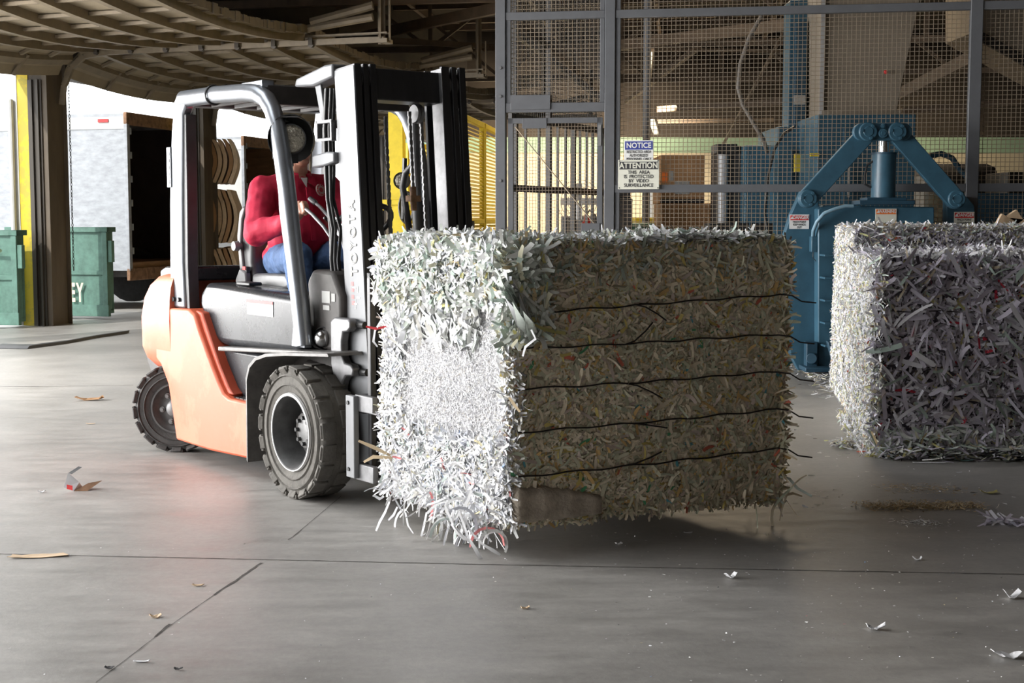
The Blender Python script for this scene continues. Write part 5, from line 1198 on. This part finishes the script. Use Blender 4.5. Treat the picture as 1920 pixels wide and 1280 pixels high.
for j, (dx, ds) in enumerate(((0, .0), (.022, .012), (.045, 0), (.03, -.03))):
    pts = [(-.0+dx, .35+ds, 2.05), (-.005+dx, .36+ds, 1.85), (.0+dx, .36+ds, 1.65), (.02+dx-.01*j, .36+ds, 1.5), (.045+dx+.015*(j % 2), .36+ds, 1.35), (.05+dx*.6, .36+ds, 1.2), (.075+dx*.6, .355+ds, 1.0), (.09+dx*.6, .33+ds, .82), (.1+dx, .28, .6)]
    fb().tube(pts, .009 if j else .012, 8).build('hydraulic_hose', M['hose'], fk, smooth=60)
# tilt support casting
xz(fb(), [(.13, .895), (.17, .915), (.30, .915), (.32, .90), (.32, .87), (.29, .85), (.25, .845), (.235, .80), (.235, .73), (.26, .695), (.32, .69), (.345, .67), (.335, .635), (.27, .63), (.24, .60), (.21, .52), (.17, .50), (.15, .52), (.16, .60), (.13, .68)], .375, .42).build('mast_support', M['steel'], fk, bevel=.008)
mb = fb()
for x, z in ((.33, .885), (.35, .655)): mb.cyl((x-.02, .37, z), (x+.05, .37, z), .018, 10)
mb.build('support_pin', M['black'], fk)
mb = fb(); mb.lathe((.03, .40, .80), (.5, .8, 0), [(-.06, .03), (-.03, .055), (.0, .06), (.012, .055)], 20); wl_ = mb.build('side_lamp', M['dark_grey'], fk, smooth=40)
fb().sphere((.035, .408, .80), .045, 16, 10).build('lamp_lens', M['chrome'], wl_, smooth=60)
fb().cyl((-.3, .3, .62), (.2, .3, .58), .04, 14).build('tilt_cylinder', M['frame_dark'], fk)
# lift cylinders and chains
for s in (.2, -.12):
    mb = fb(); mb.cyl(mt(-.03, s, .2), mt(-.03, s, 1.5), .035, 14); lc = mb.build('lift_cylinder', M['dark_grey'], fk, smooth=40)
    fb().cyl(mt(-.03, s, 1.5), mt(-.03, s, 1.96), .02, 12).build('piston_rod', M['steel'], lc)
def chain_(s, x, z0, z1):
    mb = fb(); z = z0; j = 0
    while z < z1:
        p = Vector(mt(x, s, z)); w_ = .009 if j % 2 else .006; mb.box(p, (.012, w_*2, .024)); z += .018; j += 1
    return mb.build('lift_chain', M['steel'], fk)
chain_(-.075, .10, .6, 1.9); chain_(-.005, .1, 1.55, 1.93); chain_(.14, .10, .6, 1.9)
mb = fb(); mb.lathe(mt(.10, -.05, 1.93), (0, 1, 0), [(-.02, .0), (-.02, .045), (-.01, .05), (0, .038), (.01, .05), (.02, .045), (.02, 0)], 24); mb.build('chain_pulley', M['steel'], fk, smooth=40)
mb = fb(); mb.cyl(mt(.10, -.005, 1.44), mt(.10, -.005, 1.56), .016, 10); mb.box(mt(.1, -.005, 1.5), (.05, .06, .03)); mb.build('chain_anchor', M['rust'], fk)
# carriage, load backrest, forks
def cbb(x0, x1, s0, s1, z0, z1, name, m=M['steel'], bevel=.004, parent=fk): return fb().bb((x0, s0, z0), (x1, s1, z1)).build(name, m, parent, bevel=bevel)
cbb(.50, .55, -.46, .49, .48, .57, 'carriage_bar', M['mast_dark']); cbb(.50, .55, -.46, .49, .16, .24, 'carriage_bar', M['mast_dark'])
for s0, s1 in ((.50, .53), (-.49, -.46)): 
    cbb(.455, .53, s0, s1, .17, .565, 'carriage_side_bar', M['mast'])
    cbb(.50, .66, s0-.025, s1-.025, .49, .57, 'carriage_side_arm', M['steel']); cbb(.50, .66, s0-.025, s1-.025, .16, .24, 'carriage_side_arm', M['steel'])
mb = fb()
for z in (.21, .53): mb.cyl((.48, .53, z), (.48, .536, z), .010, 8)
mb.build('bar_bolt', M['black'], fk)
cbb(.56, .59, .44, .47, .2, 1.15, 'load_backrest', M['mast_dark']); cbb(.56, .59, -.46, -.43, .2, 1.15, 'load_backrest', M['mast_dark']); cbb(.56, .59, -.46, .47, 1.12, 1.15, 'load_backrest', M['mast_dark'])
for s in (.27, -.33):
    xz(fb(), [(.56, .56), (.60, .56), (.60, .145), (1.6, .125), (1.6, .115), (.56, .10)], s-.05, s+.05).build('fork', M['mast_dark'], fk, bevel=.004)
# seat
xz(fb(), [(-1.14, 1.03), (-1.17, 1.12), (-1.20, 1.30), (-1.17, 1.42), (-1.12, 1.46), (-1.07, 1.44), (-1.06, 1.30), (-1.07, 1.15), (-1.02, 1.05)], -.24, .24).build('seat_backrest', M['seat'], fk, bevel=.03, seg=4)
for k in (1, -1): xz(fb(), [(-1.165, 1.05), (-1.19, 1.12), (-1.215, 1.3), (-1.18, 1.44), (-1.13, 1.475), (-1.11, 1.46), (-1.15, 1.40), (-1.17, 1.28), (-1.14, 1.1)], .225*k, .255*k).build('backrest_shell', M['seat_light'], fk, bevel=.008)
xz(fb(), [(-1.06, 1.02), (-1.04, 1.09), (-.9, 1.095), (-.66, 1.10), (-.60, 1.07), (-.60, 1.03), (-.66, 1.01)], -.25, .25).build('seat_cushion', M['seat_light'], fk, bevel=.03, seg=4)
xz(fb(), [(-1.14, 1.0), (-1.1, 1.035), (-.66, 1.03), (-.6, 1.01), (-.66, .995)], -.27, .27).build('seat_base', M['seat_light'], fk, bevel=.01)
xz(fb(), [(-1.17, .99), (-1.19, 1.05), (-1.13, 1.12), (-1.06, 1.10), (-1.05, 1.02)], .245, .285).build('recliner_cover', M['seat_light'], fk, bevel=.012)
mb = fb(); mb.lathe((-1.17, .25, 1.245), (0, 1, 0), [(0, .018), (.02, .018), (.02, .03), (.05, .028), (.052, 0)], 12); mb.build('recliner_knob', M['hub'], fk, smooth=40)
mb = fb(); mb.bb((-1.10, .25, 1.03), (-1.06, .275, 1.13)); mb.build('belt_buckle', M['black'], fk, bevel=.005)
fb().bb((-1.10, .275, 1.11), (-1.065, .28, 1.13)).build('release_button', M['red'], fk)
# steering column, wheel and levers
mb = fb(); mb.cyl((-.12, -.03, 1.08), (-.33, -.03, 1.36), .035, 14); mb.build('steering_column', M['dark_grey'], fk, smooth=40)
axs = Vector((-.6, 0, .8)).normalized(); u_ = Vector((0, 1, 0)); v_ = axs.cross(u_); cst = Vector((-.34, -.06, 1.375))
mb = fb(); mb.tube([cst+u_*.165*math.cos(a)+v_*.165*math.sin(a) for a in [2*PI*j/32 for j in range(32)]], .015, 10, closed=True); sw = mb.build('steering_wheel', M['hose'], fk, smooth=60)
mb = fb()
for a in (.3, 2.4, 4.5): mb.cyl(cst, cst+u_*.16*math.cos(a)+v_*.16*math.sin(a), .012, 8)
mb.build('spoke', M['hose'], sw); mb = fb(); mb.cyl(cst-axs*.02, cst+axs*.02, .04, 14); mb.build('horn_button', M['dark_grey'], sw)
for k, (pts, kb) in enumerate((([(-.445, .26, 1.47), (-.38, .26, 1.45), (-.32, .26, 1.425), (-.20, .26, 1.36), (-.08, .26, 1.27), (-.05, .26, 1.12)], 1), ([(-.42, .19, 1.49), (-.36, .19, 1.465), (-.28, .19, 1.42), (-.14, .19, 1.32), (-.06, .19, 1.12)], 1), ([(-.36, .12, 1.40), (-.3, .12, 1.36), (-.2, .12, 1.27), (-.08, .12, 1.15)], 0))):
    lv = fb().tube(pts, .0095, 8).build('control_lever', M['steel'], fk, smooth=60)
    d = (Vector(pts[0])-Vector(pts[1])).normalized(); fb().tube([Vector(pts[0])+d*.05, Vector(pts[0]), Vector(pts[0])-d*.02], [.014, .016, .012], 10).build('lever_knob', M['black'], lv, smooth=60)
# work lights
def work_light(c, dr, R, label, hood=True, stay=None):
    c = Vector(c); dr = Vector(dr).normalized()
    L0 = fb().lathe(c, dr, [(-.10, .0), (-.098, R*.5), (-.05, R*.9), (0, R), (.012, R), (.012, R*.93)], 28).build('work_lamp', M['dark_grey'], fk, smooth=40)
    fb().lathe(c, dr, [(.004, R*.93), (.016, R*.5), (.02, 0)], 28).build('lamp_lens', M['glass_lamp'], L0, smooth=60)
    if hood:
        u = Vector((0, 0, 1)); x = u.cross(dr).normalized(); y = dr.cross(x)
        mb = fb(); n = 20; V = []; r1 = R*1.55; r2 = R*1.5
        for k in range(n+1):
            a = -.55+PI*k/n*1.35; p = x*math.cos(a)*r1*.98+y*math.sin(a)*r1*1.05
            V += [c+p-dr*.09, c+p+dr*.03, c+p*.96+dr*.03, c+p*.96-dr*.09]
        F = []
        for k in range(n):
            for j in range(4): F.append((k*4+j, k*4+(j+1) % 4, k*4+4+(j+1) % 4, k*4+4+j))
        mb.add(V, F)
        mb.lathe(c-dr*.09, dr, [(0, 0), (0, r1*.98), (.004, r1*.98), (.004, 0)], 24)
        mb.build('lamp_hood', M['black'], L0, smooth=40)
        mb = fb(); mb.tube([c+x*R*1.15+dr*.03-y*R*1.3, c+x*R*1.15+dr*.03+y*R*1.0, c+x*R*.6+dr*.02+y*R*1.45, c-x*R*.6+dr*.02+y*R*1.45], .004, 6); mb.build('wire_guard', M['steel'], L0)
        mb = fb(); mb.box(c-y*R*1.25-dr*.02, (.05, .05, .05)); mb.cyl(c-y*R*1.2, c-y*R*1.75-dr*.02, .01, 8); mb.build('lamp_foot', M['black'], L0)
    return L0
cam_l = FL.to_3x3() @ (Matrix.Rotation(FA, 3, 'Z') @ (Vector((0, 0, 1.4))-(FO+Vector((.2, -.3, 1.8)))))
work_light((-.255, .415, 1.81), (cam_l.x+.4, cam_l.y+.1, -.1), .078, '')
mb = fb(); mb.bar((-.30, .47, 1.75), (-.27, .415, 1.72), .03, .03); mb.bar((-.36, .45, 1.95), (-.26, .43, 1.90), .03, .01); mb.build('lamp_bracket', M['black'], fk)
work_light((-.62, -.50, 1.62), (cam_l.x+.4, cam_l.y+.1, -.1), .05, '', False)
fb().bar((-.64, -.52, 1.40), (-.62, -.52, 1.75), .02, .02).build('lamp_bracket', M['black'], fk)
# writing along the mast side
zc = 1.285; xc = .108
Xd = Vector(mt(0, 0, 1))-Vector(mt(0, 0, 0)); Yd = Vector(mt(-1, 0, 0))-Vector(mt(0, 0, 0))
def ftext(name, s, size, O, X, Y, m, parent, **kw):
    fo = text(name, s, size, (0, 0, 0), (1, 0, 0), (0, 1, 0), m, parent, **kw)
    X = Vector(X).normalized(); Y = Vector(Y).normalized(); Z = X.cross(Y); O = Vector(O)
    for v in fo.data.vertices: a, b, c = v.co; p = O+X*a+Y*b+Z*c; v.co = (p.x, -p.y, p.z)
    return fo
for k, ch in enumerate('TOYOTA'): ftext('lettering', ch, .088, mt(xc, .3655, 1.14+k*.064), Xd, Yd, M['white'], o1, outline=.0034, sx=.8)
mb = fb()
for k, (dx, dz, lx, lz) in enumerate(((0, 0, .035, .008), (.0, .0, .006, .05), (.03, .03, .03, .008), (-.005, .08, .035, .008), (.028, .07, .006, .03))):
    p = Vector(mt(xc-.01+dx, .3645, .98+dz)); mb.box(p, (lx, .001, lz))
mb.build('worn_decal', M['white'], o1)
mb = fb()
for dx, dz in ((-.03, 0), (-.03, .03), (-.028, .065), (-.03, .095)): mb.box(mt(xc+dx, .3645, .985+dz), (.022, .001, .02))
mb.build('worn_red_decal', mat('decal_red', (.7, .2, .2), .6), o1)
# ================================================================== driver (built in forklift coordinates)
pe = thing('person', 'driver in red long sleeved shirt and jeans seated in the forklift', 'person', FO, -FA)
def caps(mb, p0, r0, p1, r1, n=14, sc=(1, 1, 1)):
    """tapered limb piece with round ends"""
    a, b = Vector(p0), Vector(p1); d = b-a; L_ = d.length; d.normalize(); pts = []; rs = []
    for k in range(5): t = -1+k/4; pts.append(a+d*r0*t*.98); rs.append(max(.002, r0*math.sqrt(max(0, 1-(t*.98)**2))))
    for k in range(1, 6): f = k/5; pts.append(a.lerp(b, f)); rs.append(r0+(r1-r0)*f)
    for k in range(1, 5): t = k/4; pts.append(b+d*r1*t*.98); rs.append(max(.002, r1*math.sqrt(max(0, 1-(t*.98)**2))))
    return mb.tube(pts, rs, n)
def ell(mb, c, r, sc): return mb.sphere(c, r, 20, 14, sc)
def fuse(mb, name, m, parent, vox, smooth_it=3, disp=0.0, dsc=.05):
    V = [tuple(mb.M @ Vector(p)) for p in mb.v]; me = bpy.data.meshes.new(name); me.from_pydata(V, [], mb.f)
    bm = bmesh.new(); bm.from_mesh(me); bmesh.ops.recalc_face_normals(bm, faces=bm.faces); bm.to_mesh(me); bm.free()
    o = bpy.data.objects.new(name, me); COL.objects.link(o); o.parent = parent; me.materials.append(m)
    r = o.modifiers.new('fuse', 'REMESH'); r.mode = 'VOXEL'; r.voxel_size = vox; r.use_smooth_shade = True
    if smooth_it: s = o.modifiers.new('soft', 'SMOOTH'); s.iterations = smooth_it; s.factor = .6
    if disp:
        tx = bpy.data.textures.new(name, 'CLOUDS'); tx.noise_scale = dsc; tx.noise_depth = 1
        d = o.modifiers.new('folds', 'DISPLACE'); d.texture = tx; d.strength = disp; d.mid_level = .5
    return o
HD = Vector((-.945, -.005, 1.83))
hipN, hipF = (-.98, .10, 1.16), (-.98, -.10, 1.16); knN, knF = (-.52, .24, 1.20), (-.52, -.16, 1.21); anN, anF = (-.40, .27, .83), (-.34, -.16, .84)
shN, shF = (-.985, .195, 1.565), (-.965, -.205, 1.575); elN, elF = (-.80, .34, 1.325), (-.70, -.29, 1.36); wrN, wrF = (-.505, .265, 1.40), (-.46, -.20, 1.42)
mb = fb()
# head: skull, jaw, chin, nose, ears
ell(mb, HD+Vector((-.01, 0, .035)), .1, (1.0, .80, .95)); ell(mb, HD+Vector((.018, 0, -.045)), .078, (.95, .82, 1.05)); ell(mb, HD+Vector((.05, 0, -.10)), .036, (1, 1.2, .8))
caps(mb, HD+Vector((.088, 0, .03)), .011, HD+Vector((.112, 0, -.018)), .017, 10); ell(mb, HD+Vector((.09, 0, -.058)), .024, (.8, 1.3, .5)); ell(mb, HD+Vector((.075, 0, .052)), .03, (.8, 1.9, .5))
for k in (1, -1): ell(mb, HD+Vector((-.005, .083*k, -.005)), .03, (.6, .3, 1.05)); ell(mb, HD+Vector((.055, .042*k, -.02)), .03, (.8, .9, .8))
caps(mb, HD+Vector((-.015, 0, -.07)), .062, (-.965, 0, 1.62), .066)
# torso, hips
caps(mb, (-.975, 0, 1.56), .12, (-.985, 0, 1.22), .14); ell(mb, (-.975, 0, 1.50), .15, (.75, 1.28, .9)); ell(mb, (-.99, 0, 1.2), .16, (.9, 1.15, .75))
for sh, el, wr in ((shN, elN, wrN), (shF, elF, wrF)): caps(mb, sh, .062, el, .044); caps(mb, el, .044, wr, .029)
for h, k, a in ((hipN, knN, anN), (hipF, knF, anF)): caps(mb, h, .088, k, .06); caps(mb, k, .06, a, .042)
# near hand closed on the lever knob, far hand on the wheel
def hand(mb, w_, grip, side):
    w_ = Vector(w_); g = Vector(grip); d = (g-w_).normalized(); out = Vector((0, side, 0)); up = d.cross(out).normalized()
    if up.z < 0: up = -up
    lat = up.cross(d).normalized()*(-1)
    pc_ = w_+d*.055+up*.012
    caps(mb, w_, .029, pc_, .036)
    mb.box(pc_, (.085, .045, .065), Matrix((d, lat, up)).transposed())
    kn = w_+d*.092
    for k, (ln_, o_) in enumerate(((.9, .027), (1.0, .009), (.95, -.010), (.75, -.028))):
        k0 = kn+up*(o_)+lat*.012*side; k1 = k0+d*.032*ln_+lat*.006; k2 = k1+d*.004-lat*.026*1.0; k3 = k2-d*.024
        caps(mb, k0, .0098, k1, .0092, 8); caps(mb, k1, .0092, k2, .0085, 8); caps(mb, k2, .0085, k3, .0078, 8)
    t0 = w_+d*.035+up*.03; t1 = t0+d*.035+up*.018; t2 = t1+d*.03-up*.002-lat*.006
    caps(mb, t0, .0125, t1, .011, 8); caps(mb, t1, .011, t2, .0092, 8)
hand(mb, wrN, (-.42, .26, 1.455), 1); hand(mb, wrF, (-.36, -.15, 1.42), -1)
for a in (anN, anF): a = Vector(a); caps(mb, a, .04, a+Vector((.03, 0, -.03)), .042); caps(mb, a+Vector((.0, 0, -.04)), .035, a+Vector((.15, 0, -.05)), .03)
body = fuse(mb, 'body', M['skin'], pe, .0055, 3)
# eyes
mb = fb()
for k in (1, -1): ell(mb, HD+Vector((.083, .034*k, .018)), .012, (.7, 1.2, .8))
ey = mb.build('eye', M['white'], pe, smooth=180)
mb = fb()
for k in (1, -1): ell(mb, HD+Vector((.0905, .034*k, .018)), .0055, (.5, 1, 1))
mb.build('iris', M['ink'], ey, smooth=180)
mb = fb(); ell(mb, HD+Vector((-.022, 0, .052)), .104, (1.0, .83, .92)); ell(mb, HD+Vector((-.05, 0, .0)), .085, (.8, .93, 1.0)); fuse(mb, 'hair', M['hair'], pe, .006, 2, .006, .02)
mb = fb(); ell(mb, HD+Vector((.097, 0, -.062)), .014, (.4, 1.6, .3)); mb.build('lips', mat('lips', (.42, .16, .12), .5), pe, smooth=180)
# shirt
mb = fb(); caps(mb, (-.975, 0, 1.54), .135, (-.975, 0, 1.22), .165); ell(mb, (-.965, .0, 1.50), .172, (.80, 1.25, .85)); ell(mb, (-.93, 0, 1.30), .17, (.95, 1.18, .95)); ell(mb, (-.985, 0, 1.19), .172, (.95, 1.18, .55))
for sh, el, wr in ((shN, elN, wrN), (shF, elF, wrF)):
    sh, el, wr = Vector(sh), Vector(el), Vector(wr); caps(mb, (-.97, sh.y*.35, 1.60), .07, sh, .083); caps(mb, sh, .086, el, .074); caps(mb, el, .074, el.lerp(wr, .86), .046)
    mb.tube([el.lerp(wr, .84), el.lerp(wr, .97)], [.044, .04], 16)
shirt = fuse(mb, 'shirt', M['shirt'], pe, .0075, 3, .030, .11)
def tubering(c, r, tk, n=20, sc=(1, 1, 1), tilt=None):
    return [Vector(c)+Vector((r*math.cos(a)*sc[0], r*math.sin(a)*sc[1], tk*math.cos(a))) for a in [2*PI*j/n for j in range(n)]]
mb = fb(); V = []; F = []; n = 22
for j in range(n+1):
    a = .35+(2*PI-.7)*j/n; ca, sn = math.cos(a), math.sin(a)
    for (r, z) in ((.078, 1.625), (.072, 1.675), (.082, 1.68), (.098, 1.63)): V.append((-.962+r*ca, r*sn, z-.022*ca))
for j in range(n):
    for k in range(4): F.append((j*4+k, j*4+(k+1) % 4, j*4+4+(k+1) % 4, j*4+4+k))
mb.add(V, F).build('collar', M['shirt'], shirt, smooth=60)
for k in (1, -1): fb().add([(-.888, .025*k, 1.655), (-.885, .075*k, 1.64), (-.832, .065*k, 1.575), (-.858, .018*k, 1.61), (-.87, .03*k, 1.63)], [(0, 1, 2, 3, 4)]).build('collar_point', M['shirt'], shirt)
fb().add([(-.872, .022, 1.635), (-.872, -.022, 1.635), (-.84, 0, 1.575)], [(0, 1, 2)]).build('undershirt', M['white'], shirt)
mb = fb(); mb.bar((-.826, .0, 1.58), (-.765, .0, 1.28), .028, .006, up=(1, 0, 0)); mb.build('placket', M['shirt'], shirt)
cbz = Vector((-.835, -.085, 1.565)); nb = Vector((1, -.25, .25)).normalized()
emb = fb().lathe(cbz, nb, [(.0, .036), (.006, .034), (.006, .024), (.006, 0)], 24).build('chest_badge', mat('badge', (.55, .42, .38), .7), shirt)
mb = fb(); uu = nb.orthogonal().normalized(); vv = nb.cross(uu)
for k in range(12): a = 2*PI*k/12; mb.sphere(cbz+nb*.006+(uu*math.cos(a)+vv*math.sin(a))*.029, .005, 6, 5)
mb.lathe(cbz+nb*.006, nb, [(0, .014), (.003, .013), (.003, 0)], 12); mb.build('badge_pattern', mat('badge_red', (.45, .05, .06), .7), emb)
# jeans, boots, belt
mb = fb(); ell(mb, (-.985, 0, 1.165), .172, (.95, 1.12, .62))
for h, k, a in ((hipN, knN, anN), (hipF, knF, anF)): h, k, a = Vector(h), Vector(k), Vector(a); caps(mb, h, .102, k, .082); caps(mb, k, .08, a, .062); mb.tube([a, a+Vector((.01, 0, -.04))], [.063, .066], 14)
fuse(mb, 'jeans', M['jeans'], pe, .008, 2, .014, .05)
for a in (anN, anF):
    a = Vector(a); mb = fb(); caps(mb, a+Vector((.0, 0, -.0)), .05, a+Vector((.0, 0, -.03)), .05); caps(mb, a+Vector((-.02, 0, -.045)), .042, a+Vector((.17, 0, -.045)), .036); fuse(mb, 'boot', M['boot'], pe, .008, 2)
